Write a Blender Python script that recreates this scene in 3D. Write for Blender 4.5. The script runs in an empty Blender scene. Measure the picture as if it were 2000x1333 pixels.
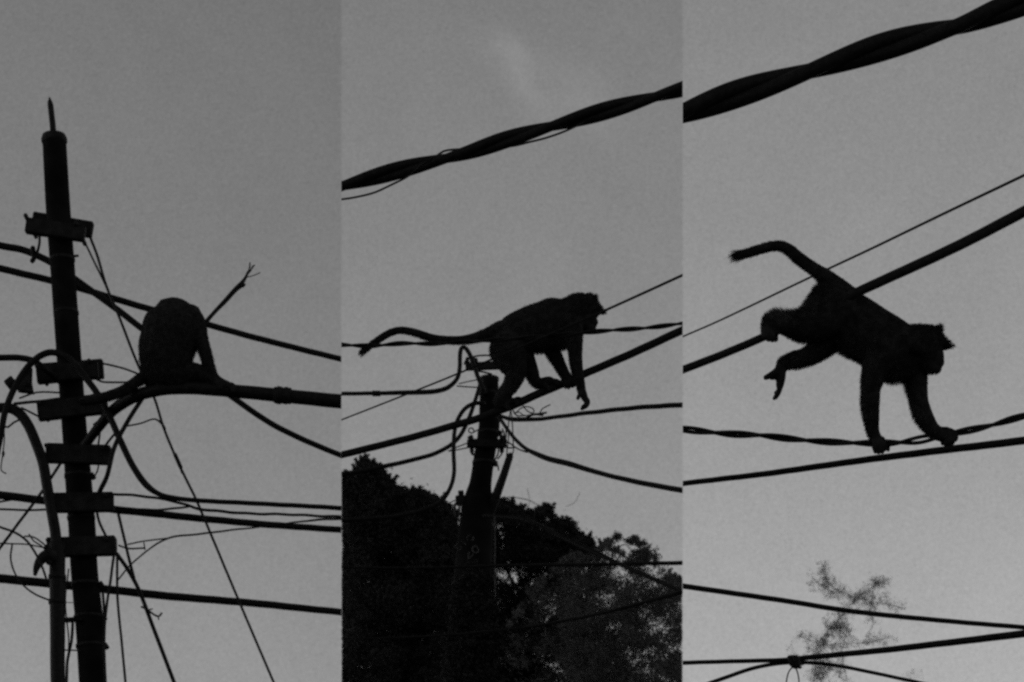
import bpy, bmesh, math, random
import numpy as np
from mathutils import Vector
random.seed(7)
rng = np.random.default_rng(11)
SC = bpy.context.scene
COL = SC.collection

# ------------------------------------------------------------------ camera, sky, sun, exposure
CAM_Z = 1.6
LENS = 85.0
F = LENS / 36.0 * 2000.0                 # focal length in photo pixels
TILT = math.tan(math.radians(20.0))      # rise of the view-camera lens
cam = bpy.data.cameras.new('camera')
cam.lens = LENS
cam.sensor_width = 36.0
cam.shift_y = TILT * LENS / 36.0
cam.clip_start = 0.1
cam.clip_end = 5000.0
cam.dof.use_dof = True
cam.dof.focus_distance = 8.8
cam.dof.aperture_fstop = 7.1
cam_ob = bpy.data.objects.new('camera', cam)
COL.objects.link(cam_ob)
cam_ob.location = (0, 0, CAM_Z)
cam_ob.rotation_euler = (math.radians(90), 0, 0)
SC.camera = cam_ob

SUN_ELEV, SUN_AZ = math.radians(8.0), math.radians(-90.0)      # low, off to the left
world = bpy.data.worlds.new('World')
SC.world = world
world.use_nodes = True
wn, wl = world.node_tree.nodes, world.node_tree.links
wn.clear()


def N(tree, kind, **kw):
    n = tree.nodes.new(kind)
    for k, v in kw.items():
        setattr(n, k, v)
    return n


def wmath(op, a, b=None, clamp=False):
    n = N(world.node_tree, 'ShaderNodeMath', operation=op)
    n.use_clamp = clamp
    for i, v in enumerate((a, b)):
        if v is None:
            continue
        if isinstance(v, (int, float)):
            n.inputs[i].default_value = v
        else:
            wl.new(v, n.inputs[i])
    return n.outputs[0]


sky = N(world.node_tree, 'ShaderNodeTexSky', sky_type='NISHITA')
sky.sun_disc = False
sky.sun_elevation = SUN_ELEV
sky.sun_rotation = SUN_AZ
sky.air_density = 1.0
sky.dust_density = 0.4
sky.ozone_density = 1.0
bw = N(world.node_tree, 'ShaderNodeRGBToBW')                    # black and white film
wl.new(sky.outputs[0], bw.inputs[0])
tc = N(world.node_tree, 'ShaderNodeTexCoord')
sep = N(world.node_tree, 'ShaderNodeSeparateXYZ')
wl.new(tc.outputs['Generated'], sep.inputs[0])
# three stretches of sky, each a little brighter than the one to its left
bear = wmath('DIVIDE', sep.outputs[0], wmath('MAXIMUM', sep.outputs[1], 0.02))
PANEL = 1000.0 / 3.0 / F
stepA = wmath('GREATER_THAN', bear, -PANEL)
stepB = wmath('GREATER_THAN', bear, PANEL)
tone = wmath('ADD', 0.885, wmath('ADD', wmath('MULTIPLY', stepA, 0.17), wmath('MULTIPLY', stepB, 0.20)))
# soft wisps of thin cloud, plus a fine mottle added as film grain
wisp = N(world.node_tree, 'ShaderNodeTexNoise')
wisp.inputs['Scale'].default_value = 22.0
wisp.inputs['Detail'].default_value = 5.0
wisp.inputs['Distortion'].default_value = 0.6
wl.new(tc.outputs['Generated'], wisp.inputs['Vector'])
mott = N(world.node_tree, 'ShaderNodeTexNoise')
mott.inputs['Scale'].default_value = 1900.0
mott.inputs['Detail'].default_value = 1.0
wl.new(tc.outputs['Generated'], mott.inputs['Vector'])
wv = wmath('ADD', wmath('MULTIPLY', wmath('SUBTRACT', wisp.outputs[0], 0.5), 0.16),
           wmath('MULTIPLY', wmath('SUBTRACT', mott.outputs[0], 0.5), 0.8))
# one faint curl of high cloud in the middle of the sky
rise = wmath('DIVIDE', sep.outputs[2], wmath('MAXIMUM', sep.outputs[1], 0.02))


def puff(px, py, lx, ly, ang, amp):
    du = wmath('MULTIPLY', wmath('SUBTRACT', bear, (px - 1000.0) / F), F)
    dv = wmath('MULTIPLY', wmath('SUBTRACT', rise, (666.5 - py) / F + TILT), -F)
    ca, sa = math.cos(ang), math.sin(ang)
    a = wmath('ADD', wmath('MULTIPLY', du, ca), wmath('MULTIPLY', dv, sa))
    b = wmath('SUBTRACT', wmath('MULTIPLY', dv, ca), wmath('MULTIPLY', du, sa))
    a = wmath('ADD', a, wmath('MULTIPLY', wmath('SUBTRACT', curl.outputs[0], 0.5), 90.0))
    b = wmath('ADD', b, wmath('MULTIPLY', wmath('SUBTRACT', curl.outputs[0], 0.5), 70.0))
    q = wmath('ADD', wmath('POWER', wmath('ABSOLUTE', wmath('DIVIDE', a, lx)), 2.0), wmath('POWER', wmath('ABSOLUTE', wmath('DIVIDE', b, ly)), 2.0))
    return wmath('MULTIPLY', wmath('EXPONENT', wmath('MULTIPLY', q, -1.0)), amp)


curl = N(world.node_tree, 'ShaderNodeTexNoise')
curl.inputs['Scale'].default_value = 70.0
curl.inputs['Detail'].default_value = 6.0
wl.new(tc.outputs['Generated'], curl.inputs['Vector'])
cloud = wmath('ADD', wmath('ADD', puff(985, 95, 60, 26, 0.35, 0.12), puff(1025, 165, 90, 36, 1.1, 0.18)), puff(1125, 190, 85, 50, 0.7, 0.17))
cloud = wmath('MULTIPLY', cloud, wmath('ADD', curl.outputs[0], 0.5))
val = wmath('MULTIPLY', wmath('MULTIPLY', bw.outputs[0], tone), wmath('ADD', wmath('ADD', wv, cloud), 1.0))
bg = N(world.node_tree, 'ShaderNodeBackground')
bg.inputs['Strength'].default_value = 0.15
wl.new(val, bg.inputs['Color'])
wo = N(world.node_tree, 'ShaderNodeOutputWorld')
wl.new(bg.outputs[0], wo.inputs[0])

sun = bpy.data.lights.new('sun', 'SUN')
sun.energy = 0.12
sun.angle = math.radians(12)
sun_ob = bpy.data.objects.new('sun', sun)
COL.objects.link(sun_ob)
sd = Vector((math.sin(SUN_AZ) * math.cos(SUN_ELEV), math.cos(SUN_AZ) * math.cos(SUN_ELEV), math.sin(SUN_ELEV)))
sun_ob.rotation_euler = sd.to_track_quat('Z', 'Y').to_euler()
sun_ob.location = (0, 0, 30)

SC.view_settings.view_transform = 'Standard'
SC.view_settings.look = 'None'
SC.view_settings.gamma = 1.0
SC.view_settings.use_curve_mapping = False
SC.view_settings.exposure = 0.0
SC.cycles.use_denoising = False
SC.cycles.filter_width = 2.6
SC.cycles.max_bounces = 4


# ------------------------------------------------------------------ helpers
def P(px, py, d):
    """The place, d metres in front of the camera's plane, that shows at photo pixel (px, py)."""
    return Vector(((px - 1000.0) / F * d, d, CAM_Z + ((666.5 - py) / F + TILT) * d))


def tag(o, label=None, cat=None, group=None, kind=None):
    if label: o['label'] = label
    if cat: o['category'] = cat
    if group: o['group'] = group
    if kind: o['kind'] = kind
    return o


def wloc(o):
    v = Vector((0, 0, 0))
    while o is not None:
        v += Vector(o.location)
        o = o.parent
    return v


def empty(name, loc):
    o = bpy.data.objects.new(name, None)
    o.location = loc
    o.empty_display_size = 0.05
    COL.objects.link(o)
    return o


def link_mesh(name, me, m, parent=None, smooth=True):
    """Link a mesh given in world coordinates; its object sits at the parent, or at the mesh's middle."""
    o = bpy.data.objects.new(name, me)
    n = len(me.vertices)
    co = np.empty(n * 3, np.float32)
    me.vertices.foreach_get('co', co)
    co = co.reshape(-1, 3)
    if parent is None:
        base = co.mean(0)
        o.location = Vector([float(v) for v in base])
    else:
        base = np.array(wloc(parent), np.float32)
        o.parent = parent
    co = co - base
    me.vertices.foreach_set('co', co.ravel())
    if smooth:
        me.polygons.foreach_set('use_smooth', [True] * len(me.polygons))
    me.update()
    me.materials.append(m)
    COL.objects.link(o)
    return o


def build(name, V, Fc, m, parent=None, smooth=True, clip=None):
    me = bpy.data.meshes.new(name)
    me.from_pydata([tuple(v) for v in V], [], Fc)
    if clip:
        bm = bmesh.new()
        bm.from_mesh(me)
        for co, no in clip:
            g = bm.verts[:] + bm.edges[:] + bm.faces[:]
            bmesh.ops.bisect_plane(bm, geom=g, plane_co=co, plane_no=no, clear_outer=True)
            ed = [e for e in bm.edges if e.is_boundary]
            if ed:
                bmesh.ops.holes_fill(bm, edges=ed, sides=0)
        bm.to_mesh(me)
        bm.free()
    return link_mesh(name, me, m, parent, smooth)


# where the three views meet: upright planes at which cables and leaves end
K = 1000.0 / 3.0 / F
EDGE = {
    'left': [((0, 0, 0), (1, K, 0))],
    'mid': [((0, 0, 0), (-1, -K, 0)), ((0, 0, 0), (1, -K, 0))],
    'right': [((0, 0, 0), (-1, K, 0))],
}


def catmull(pts, step=5.0):
    pts = [np.array(p, float) for p in pts]
    if len(pts) == 2:
        n = max(2, int(np.linalg.norm(pts[1][:2] - pts[0][:2]) / step / 2))
        return [pts[0] + (pts[1] - pts[0]) * t for t in np.linspace(0, 1, n + 1)]
    P0 = [2 * pts[0] - pts[1]] + pts + [2 * pts[-1] - pts[-2]]
    out = []
    for i in range(1, len(P0) - 2):
        a, b, c, d = P0[i - 1], P0[i], P0[i + 1], P0[i + 2]
        # centripetal parametrisation avoids overshoot where points are uneven
        def kn(u, v):
            return max(1e-3, np.linalg.norm((u - v)[:2]) ** 0.5)
        t0 = 0.0
        t1 = t0 + kn(a, b)
        t2 = t1 + kn(b, c)
        t3 = t2 + kn(c, d)
        n = max(2, int(np.linalg.norm((c - b)[:2]) / step))
        for k in range(n):
            t = t1 + (t2 - t1) * k / n
            A1 = (t1 - t) / (t1 - t0) * a + (t - t0) / (t1 - t0) * b
            A2 = (t2 - t) / (t2 - t1) * b + (t - t1) / (t2 - t1) * c
            A3 = (t3 - t) / (t3 - t2) * c + (t - t2) / (t3 - t2) * d
            B1 = (t2 - t) / (t2 - t0) * A1 + (t - t0) / (t2 - t0) * A2
            B2 = (t3 - t) / (t3 - t1) * A2 + (t - t1) / (t3 - t1) * A3
            out.append((t2 - t) / (t2 - t1) * B1 + (t - t1) / (t2 - t1) * B2)
    out.append(pts[-1])
    return out


def sweep(C, R, sides=10, kd=1.0, cap=0.9, V=None, Fc=None):
    """Rings of radius R round the centre line C (world points); kd flattens or widens them in depth."""
    if V is None:
        V, Fc = [], []
    C = [np.array(c, float) for c in C]
    n = len(C)
    rings = []
    T = []
    for i in range(n):
        t = C[min(i + 1, n - 1)] - C[max(i - 1, 0)]
        T.append(t / max(1e-9, np.linalg.norm(t)))
    prev = np.array((0.0, 1.0, 0.0))
    seq = []
    if cap > 0:
        for f in (0.98, 0.8, 0.5):
            seq.append((C[0] - T[0] * R[0] * cap * f, R[0] * math.sqrt(max(0.02, 1 - f * f)), T[0]))
    for i in range(n):
        seq.append((C[i], R[i], T[i]))
    if cap > 0:
        for f in (0.5, 0.8, 0.98):
            seq.append((C[-1] + T[-1] * R[-1] * cap * f, R[-1] * math.sqrt(max(0.02, 1 - f * f)), T[-1]))
    for c, r, t in seq:
        b = prev - t * np.dot(prev, t)
        if np.linalg.norm(b) < 0.15:
            b = np.array((1.0, 0, 0.3)) - t * np.dot(np.array((1.0, 0, 0.3)), t)
        b /= np.linalg.norm(b)
        if kd == 1.0:
            prev = b
        nn = np.cross(t, b)
        i0 = len(V)
        for k in range(sides):
            a = 2 * math.pi * k / sides
            V.append(c + r * (math.cos(a) * nn + kd * math.sin(a) * b))
        rings.append(i0)
    for a, b in zip(rings[:-1], rings[1:]):
        for k in range(sides):
            k2 = (k + 1) % sides
            Fc.append((a + k, a + k2, b + k2, b + k))
    Fc.append(tuple(rings[0] + k for k in reversed(range(sides))))
    Fc.append(tuple(rings[-1] + k for k in range(sides)))
    return V, Fc


def extend(pts, view):
    """Let a line that leaves the view run on (past the seam, where it is cut, or out of frame)."""
    pts = [list(p) for p in pts]
    lo, hi = {'left': (0, 667), 'mid': (667, 1333), 'right': (1333, 2000)}[view]
    for end in (0, -1):
        a = pts[end]
        b = pts[1] if end == 0 else pts[-2]
        d = np.array(a, float) - np.array(b, float)
        L = np.linalg.norm(d[:2])
        go = 0
        if a[0] <= lo + 3 or a[0] >= hi - 3:
            outer = (view == 'left' and a[0] <= 3) or (view == 'right' and a[0] >= 1997)
            go = 4000 if outer else 40
        elif a[1] >= 1330:
            go = 1500
        elif a[1] <= 2:
            go = 300
        if go:
            q = np.array(a, float) + d / L * go
            if end == 0: pts.insert(0, list(q))
            else: pts.append(list(q))
    return pts


def path(view, D, dia, pts, step=5.0, wob=0.0):
    """pts: (px, py) or (px, py, D) or (px, py, D, dia). Returns world centre line and radii."""
    n = len(pts)
    D0, D1 = D if isinstance(D, tuple) else (D, D)
    d0, d1 = dia if isinstance(dia, tuple) else (dia, dia)
    xs = [0.0]
    for a, b in zip(pts[:-1], pts[1:]):
        xs.append(xs[-1] + math.hypot(b[0] - a[0], b[1] - a[1]))
    full = []
    for p, s in zip(pts, xs):
        t = s / xs[-1]
        dd = p[2] if len(p) > 2 and p[2] else D0 + (D1 - D0) * t
        rr = p[3] if len(p) > 3 else d0 + (d1 - d0) * t
        full.append((p[0], p[1], dd, rr))
    full = extend(full, view)
    s = catmull(full, step)
    ph = random.random() * 6
    C, R = [], []
    L = 0
    for i, q in enumerate(s):
        if i: L += np.linalg.norm((s[i] - s[i - 1])[:2])
        w = wob * (math.sin(L / 23 + ph) * 0.5 + math.sin(L / 61 + ph * 2) + 0.6 * math.sin(L / 9.1 + ph * 3))
        C.append(P(q[0] + w * 0.3, q[1] + w, q[2]))
        R.append(max(0.2, q[3]) * 0.5 / F * q[2])
    return C, R


GROUPS = {('cable', 'left'): 'overhead cables around the pole with the spike',
          ('wire', 'left'): 'thin wires around the pole with the spike',
          ('cable', 'mid'): 'overhead cables around the pole below the trees',
          ('wire', 'mid'): 'thin wires around the pole below the trees',
          ('cable', 'right'): 'overhead cables in the view with the climbing monkey',
          ('wire', 'right'): 'thin wires in the view with the climbing monkey'}


def wire(view, D, dia, pts, name, label, cat='cable', wob=0.25, m=None, parent=None, sides=10, step=5.0):
    C, R = path(view, D, dia, pts, step, wob)
    V, Fc = sweep(C, R, sides, cap=0.6)
    o = build(name, V, Fc, m or M['rubber'], parent, clip=EDGE[view])
    if parent is None:
        tag(o, label, cat, GROUPS[(cat, view)])
    return o


def twist(view, D, pts, r, Rh, half, label, name='twisted_cable', strands=2, phase=0.0, cat='cable', split=None, dias=None):
    """Strands wound round each other; half = length of half a turn in pixels."""
    C, _ = path(view, D, 1.0, pts, 4.0, 0.0)
    root = empty(name, C[len(C) // 2])
    tag(root, label, cat, GROUPS[(cat, view)])
    S = [0.0]
    for a, b in zip(C[:-1], C[1:]):
        S.append(S[-1] + (b - a).length)
    for k in range(strands):
        pts3, rad = [], []
        for i, c in enumerate(C):
            t = (C[min(i + 1, len(C) - 1)] - C[max(i - 1, 0)]).normalized()
            b = Vector((0, 1, 0))
            b = (b - t * b.dot(t)).normalized()
            n = t.cross(b)
            sc = c.y / F
            w = S[i] / sc
            a = phase + math.pi * (w + 9 * math.sin(w / 190.0 + 1.0)) / half + 2 * math.pi * k / strands
            rh = Rh * (1 + 0.10 * math.sin(w / 83.0 + 2 * k))
            if split and split[0] < w < split[1]:
                u = (w - split[0]) / (split[1] - split[0])
                rh *= 1 + 0.55 * math.sin(math.pi * u)
            pts3.append(c + (n * math.cos(a) + b * math.sin(a)) * rh * sc)
            rad.append((dias[k] if dias else r) * sc)
        V, Fc = sweep(pts3, rad, 12, cap=0.6)
        build('strand', V, Fc, M['rubber'], root, clip=EDGE[view])
    return root


def box_pts(p0, p1, h, dy0, dy1, D):
    """A bar from pixel p0 to pixel p1 (h pixels tall) between two depth offsets given in pixels."""
    a, b = np.array(p0, float), np.array(p1, float)
    u = (b - a) / np.linalg.norm(b - a)
    v = np.array((-u[1], u[0])) * h / 2
    V = []
    for dy in (dy0, dy1):
        dm = D + (dy0 + dy1) * 0.5 * D / F
        for q in (a - v, b - v, b + v, a + v):
            w = P(q[0], q[1], dm)
            w.y += (dy - (dy0 + dy1) * 0.5) * D / F
            V.append(w)
    Fc = [(0, 1, 2, 3), (7, 6, 5, 4), (4, 5, 1, 0), (5, 6, 2, 1), (6, 7, 3, 2), (7, 4, 0, 3)]
    return V, Fc


def bar(name, p0, p1, h, dy0, dy1, D, m, parent=None, bev=0.004):
    V, Fc = box_pts(p0, p1, h, dy0, dy1, D)
    me = bpy.data.meshes.new(name)
    me.from_pydata([tuple(v) for v in V], [], Fc)
    bm = bmesh.new()
    bm.from_mesh(me)
    bmesh.ops.recalc_face_normals(bm, faces=bm.faces[:])
    if bev:
        bmesh.ops.bevel(bm, geom=bm.edges[:], offset=bev, segments=2, affect='EDGES')
    bm.to_mesh(me)
    bm.free()
    return link_mesh(name, me, m, parent, smooth=False)


def rod(name, pts3, r, m, parent, sides=10, cap=0.3):
    V, Fc = sweep(pts3, r if isinstance(r, (list, tuple)) else [r] * len(pts3), sides, cap=cap)
    return build(name, V, Fc, m, parent)


# ------------------------------------------------------------------ materials
M = {}


def mat(name, c0, c1, rough=0.6, scale=30.0, bump=0.2, spec=0.35, sheen=0.0):
    m = bpy.data.materials.new(name)
    m.use_nodes = True
    t = m.node_tree
    bs = t.nodes['Principled BSDF']
    co = N(t, 'ShaderNodeTexCoord')
    no = N(t, 'ShaderNodeTexNoise')
    no.inputs['Scale'].default_value = scale
    no.inputs['Detail'].default_value = 6
    t.links.new(co.outputs['Object'], no.inputs['Vector'])
    rp = N(t, 'ShaderNodeValToRGB')
    rp.color_ramp.elements[0].position = 0.35
    rp.color_ramp.elements[1].position = 0.68
    rp.color_ramp.elements[0].color = (c0, c0, c0, 1)
    rp.color_ramp.elements[1].color = (c1, c1, c1, 1)
    t.links.new(no.outputs[0], rp.inputs[0])
    t.links.new(rp.outputs[0], bs.inputs['Base Color'])
    bs.inputs['Roughness'].default_value = rough
    bs.inputs['Specular IOR Level'].default_value = spec
    if sheen:
        bs.inputs['Sheen Weight'].default_value = sheen
    if bump:
        bp = N(t, 'ShaderNodeBump')
        bp.inputs['Strength'].default_value = bump
        bp.inputs['Distance'].default_value = 0.004
        t.links.new(no.outputs[0], bp.inputs['Height'])
        t.links.new(bp.outputs[0], bs.inputs['Normal'])
    M[name] = m
    return m


mat('rubber', 0.005, 0.012, 0.62, 60, 0.25, 0.11)
mat('metal_wire', 0.012, 0.03, 0.6, 90, 0.2, 0.2)
mat('pole_paint', 0.004, 0.010, 0.9, 9, 0.5, 0.03)
mat('bracket_steel', 0.008, 0.018, 0.75, 25, 0.4, 0.1)
mat('grey_fitting', 0.012, 0.026, 0.75, 30, 0.3, 0.1)
mat('faded_paint', 0.04, 0.08, 0.8, 60, 0.2, 0.1)
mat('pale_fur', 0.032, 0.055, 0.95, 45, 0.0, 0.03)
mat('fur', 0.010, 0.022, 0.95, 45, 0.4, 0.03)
mat('eye', 0.008, 0.012, 0.2, 5, 0.0, 0.4)
mat('leaf_dark', 0.018, 0.032, 0.8, 3, 0.0, 0.04)
mat('leaf_pale', 0.048, 0.085, 0.75, 3, 0.0, 0.08)
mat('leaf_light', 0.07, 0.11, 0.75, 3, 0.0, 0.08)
mat('bark', 0.015, 0.03, 0.9, 14, 0.6, 0.05)
mat('ground', 0.035, 0.06, 0.95, 2, 0.3, 0.1)

# ------------------------------------------------------------------ ground
me = bpy.data.meshes.new('ground')
me.from_pydata([(-2500, -2500, 0), (2500, -2500, 0), (2500, 2500, 0), (-2500, 2500, 0)], [], [(0, 1, 2, 3)])
g = bpy.data.objects.new('ground', me)
me.materials.append(M['ground'])
COL.objects.link(g)
tag(g, 'dark open ground the poles and trees stand on', None, None, 'structure')


def ground_py(D):
    return 666.5 + F * (TILT + CAM_Z / D)


def pole_mesh(axis, D, m, parent, name='shaft', sides=28):
    s = catmull(axis, 12)
    C = [P(q[0], q[1], D) for q in s]
    R = [q[2] / F * D for q in s]
    V, Fc = sweep(C, R, sides, cap=0.0)
    return build(name, V, Fc, m, parent)


# ------------------------------------------------------------------ left view: pole with spike
LD = 12.0
gp = ground_py(LD)
base_x = 181.5 + (gp - 1333) * 0.06
root = empty('utility_pole', P(base_x, gp, LD))
tag(root, 'leaning dark utility pole with a pointed spike on top and six clamped brackets', 'utility pole', 'utility poles')
pole_mesh([(106, 274, 23.2), (114, 415, 24), (123, 535, 24), (132, 660, 24.2), (145.5, 840, 24.3), (154, 948, 26), (160, 1030, 26.5),
           (164.5, 1113, 26.5), (176, 1233, 27.7), (181.5, 1333, 27.2), (181.5 + (gp - 1333) * 0.03, (1333 + gp) / 2, 29), (base_x, gp + 20, 31)],
          LD, M['pole_paint'], root)
V, Fc = sweep([P(105.4, 265, LD), P(105.8, 272, LD), P(106.2, 277, LD), P(106.4, 281, LD)],
              [x / F * LD for x in (22.5, 25.3, 25.3, 23.6)], 28, cap=0.12)
build('pole_cap', V, Fc, M['bracket_steel'], root)
V, Fc = sweep([P(104.2, 264, LD), P(103, 245, LD), P(98.6, 205, LD), P(97.6, 200, LD), P(96.6, 190, LD)],
              [x / F * LD for x in (6.2, 6.0, 5.8, 4.8, 0.8)], 14, cap=0.3)
build('lightning_spike', V, Fc, M['bracket_steel'], root)
brackets = [  # two clamp bars each: front bar ends, back bar ends, height
    ((51, 441), (166, 458), (64, 430), (181, 450), 29, 29),
    ((72, 734), (192, 722), (80, 730), (202, 721), 33, 36),
    ((74, 805), (200, 790), (84, 802), (210, 789), 36, 38),
    ((90, 886), (216, 890), (92, 885), (212, 889), 36, 36),
    ((102, 983), (222, 981), (106, 984), (218, 982), 37, 35),
    ((92, 1070), (226, 1066), (98, 1072), (228, 1068), 37, 34),
]
for a0, a1, b0, b1, h0, h1 in brackets:
    br = bar('bracket', a0, a1, h0, -44, -28, LD, M['bracket_steel'], root)
    bar('back_bar', b0, b1, h1, 28, 44, LD, M['bracket_steel'], br)
    for t in (0.08, 0.92):
        q = P(a0[0] + (a1[0] - a0[0]) * t, a0[1] + (a1[1] - a0[1]) * t, LD)
        s = LD / F
        rod('clamp_bolt', [q + Vector((0, -52 * s, 0)), q + Vector((0, 52 * s, 0))], 4.2 * s, M['grey_fitting'], br, 8)

# straps, knots of tie wire and step bolts that roughen the pole's outline
for yy, xx, rr, kx in ((508, 121.5, 25, 0), (612, 129, 25, 0), (930, 152, 26.5, 181), (1012, 158.5, 27.5, 0), (1142, 167, 28.2, 198), (1206, 172.5, 28.8, 203), (1262, 177, 29, 207)):
    V, Fc = sweep([P(xx - .2, yy - 3, LD), P(xx + .2, yy + 3, LD)], [rr / F * LD] * 2, 28, cap=0.03)
    st_ = build('pole_strap', V, Fc, M['bracket_steel'], root)
    if kx:
        bar('strap_buckle', (kx - 4, yy + 3), (kx + 4, yy - 2), 11, -7, 7, LD, M['bracket_steel'], st_, 0.003)
for x, y in ((147, 500), (169, 868)):
    rod('step_bolt', [P(x - 9, y + 1, LD), P(x + 6, y, LD)], 2.6 / F * LD, M['bracket_steel'], root, 8)

# the conduit that runs down beside the pole
cd = [(112, 1062, 16), (112, 1150, 15.5), (112.5, 1240, 14.8), (113, 1333, 14.4), (116 + (gp - 1333) * 0.05, gp + 10, 14.4)]
s = catmull(cd, 12)
rt = empty('conduit_pipe', P(cd[-1][0], gp, 11.85))
tag(rt, 'black conduit pipe running down the near side of the spiked pole', 'conduit pipe')
V, Fc = sweep([P(q[0], q[1], 11.85) for q in s], [q[2] / F * 11.85 for q in s], 18, cap=0.15)
build('pipe', V, Fc, M['rubber'], rt)
for yy in (1128, 1176):
    V, Fc = sweep([P(112, yy - 4, 11.85), P(112, yy + 4, 11.85)], [17.6 / F * 11.85] * 2, 18, cap=0.05)
    build('pipe_strap', V, Fc, M['bracket_steel'], rt)
bar('spacer_clamp', (124, 1212), (160, 1210), 7, -8, 8, 11.92, M['bracket_steel'], rt, 0.002)
for yy, hh in ((1177, 1.6), (1270, 3.0)):
    rod('spacer_pin', [P(122, yy, 11.92), P(158, yy + 1, 11.95)], hh / 2 / F * 11.92, M['metal_wire'], rt, 6)

# ------------------------------------------------------------------ left view: cables
L = 'left'
wire(L, 12.25, (14, 11), [(0, 480), (45, 488.5), (98, 512), (147, 546), (222, 600), (273, 639), (340, 690), (440, 766), (530, 828), (592, 859), (667, 890)],
     'power_cable', 'black cable sloping down behind the spiked pole and under the seated monkey')
wire(L, 12.3, (14, 11.5), [(0, 525), (102, 549), (155, 563), (285, 602), (403, 634), (503, 661), (667, 702)],
     'power_cable', 'straight black cable passing behind the shoulders of the seated monkey')
big = wire(L, 11.6, (25, 29), [(152, 886, 11.95, 17), (172, 862, 11.9, 18), (187, 842, 11.85, 19), (222, 801, 11.75, 22), (264, 775, 11.65, 23), (309, 762, 11.6, 24), (357, 758, 11.6, 24.5),
      (457, 764, 11.6, 25), (560, 774, 11.6, 26), (667, 785, 11.6, 27)],
     'thick_cable', 'thick black cable that the seated monkey sits on, bending down to the pole')
for a, b, r in (((536, 772), (568, 774), 15.5), ((541, 772), (549, 773), 17.0), ((556, 773), (561, 773.5), 16.6)):
    V, Fc = sweep([P(a[0], a[1], 11.6), P(b[0], b[1], 11.6)], [r / F * 11.6] * 2, 14, cap=0.15)
    build('splice_sleeve', V, Fc, M['rubber'], big)
wire(L, 11.72, 13, [(0, 856), (12, 798), (36, 744), (60, 711), (81, 694), (102, 688.5), (132, 699), (162, 732), (192, 772), (216, 818), (237, 865), (262, 915),
      (288, 950), (310, 965, None, 10), (340, 973, None, 9.5), (385, 977.5, None, 9.5), (520, 985, None, 9.5), (667, 993, None, 9.5)],
     'looping_cable', 'black cable arching over the pole bracket and dropping to a level run')
wire(L, 11.78, 12.5, [(0, 699), (40, 699.5), (66, 706), (88, 722), (120, 748, 11.95)],
     'power_cable', 'short black cable entering from the edge into the arch beside the bracket')
wire(L, 11.85, (20, 22), [(0, 797), (18, 797), (36, 806), (54, 829), (70, 865), (84, 905), (92, 950), (101, 1000), (108, 1040), (111, 1075)],
     'thick_cable', 'thick black cable curving down into the conduit pipe beside the pole')
wire(L, 12.2, (16.5, 12.5), [(0, 967.5), (84, 978), (222, 995), (339, 1007.5), (398, 1014), (520, 1025), (667, 1035)],
     'power_cable', 'black cable running past the fifth bracket of the spiked pole')
wire(L, 12.25, (18, 13.5), [(0, 1130), (93, 1140), (192, 1150), (339, 1165.5), (464, 1176), (667, 1196)],
     'power_cable', 'lowest black cable crossing behind the spiked pole and its conduit')
wire(L, 11.65, (9, 9.5), [(278, 778), (256, 812), (237, 845), (222, 878), (209, 930), (196, 958, 11.9), (186, 985, 11.95)],
     'drop_cable', 'short black cable dropping from the thick cable to the fifth bracket')
wire(L, 12.05, 8, [(228, 1082), (249, 1112), (270, 1150), (300, 1228), (340, 1333)],
     'stay_cable', 'stay cable sloping down from the lowest bracket past a twig of loose wire')
wire(L, 12.1, 6, [(231, 1004), (243, 1054), (252, 1092), (262, 1130)],
     'stay_cable', 'short stay cable from the fifth bracket joining the lower stay')
wire(L, 12.08, 6, [(118, 905), (81, 962), (40, 1017), (0, 1071)],
     'stay_cable', 'thin dark stay sloping from the fourth bracket down to the edge of the view')
# thin wires
gy = wire(L, 12.12, (5.5, 5), [(177, 466), (190, 500), (207, 557), (231, 615), (270, 714), (302, 780), (319, 834), (348, 904), (383, 976), (406, 1030), (472, 1187), (534.5, 1333)],
     'guy_wire', 'long slanting guy wire running from the top bracket to the lower edge', 'wire', wob=0.5)
wire(L, 12.12, 4, [(349, 904), (356, 926)], 'wire_tape', None, parent=gy, wob=1.0)
wire(L, 12.12, 8, [(341, 886), (353, 913)], 'wire_tape', None, parent=gy, wob=1.0)
wire(L, 12.1, 4, [(165, 472), (184, 512), (205, 555), (222, 592)], 'guy_wire', 'second short guy wire beside the long one under the top bracket', 'wire')
wire(L, 12.0, 3.4, [(246, 833), (275, 827), (303, 819), (318, 830, None, 5), (322, 838, None, 5)], 'tie_wire', 'bent tie wire hooked to the slanting guy wire under the monkey', 'wire')
wire(L, 11.9, 4, [(202, 711), (238, 719), (268, 730)], 'tie_wire', 'upper of two tie wires from the second bracket to the monkey', 'wire')
wire(L, 11.9, 4, [(186, 736), (196, 745), (225, 747), (258, 747)], 'tie_wire', 'lower of two tie wires from the second bracket to the monkey', 'wire')
wire(L, 11.95, 5.5, [(222, 966), (262, 969), (310, 974), (340, 979), (365, 986), (385, 993, None, 6), (447, 1000, None, 6), (550, 1006, None, 5.5), (667, 1010, None, 5.5)],
     'bell_wire', 'rough thin wire sagging between the two middle cables right of the pole', 'wire', wob=0.9)
wire(L, 11.95, 4.5, [(224, 992), (270, 995), (323, 995), (350, 992), (372, 988)], 'bell_wire', 'short thin wire rising to join the rough thin wire', 'wire', wob=0.9)
wire(L, 11.9, 3.4, [(228, 1135), (257, 1101), (290, 1074), (327, 1052, None, 4), (406, 1042, None, 4), (505, 1030), (565, 1022), (634, 1014, None, 5), (667, 1013, None, 5)],
     'bell_wire', 'thin wire climbing from the lowest bracket across the middle cable', 'wire', wob=0.5)
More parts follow.
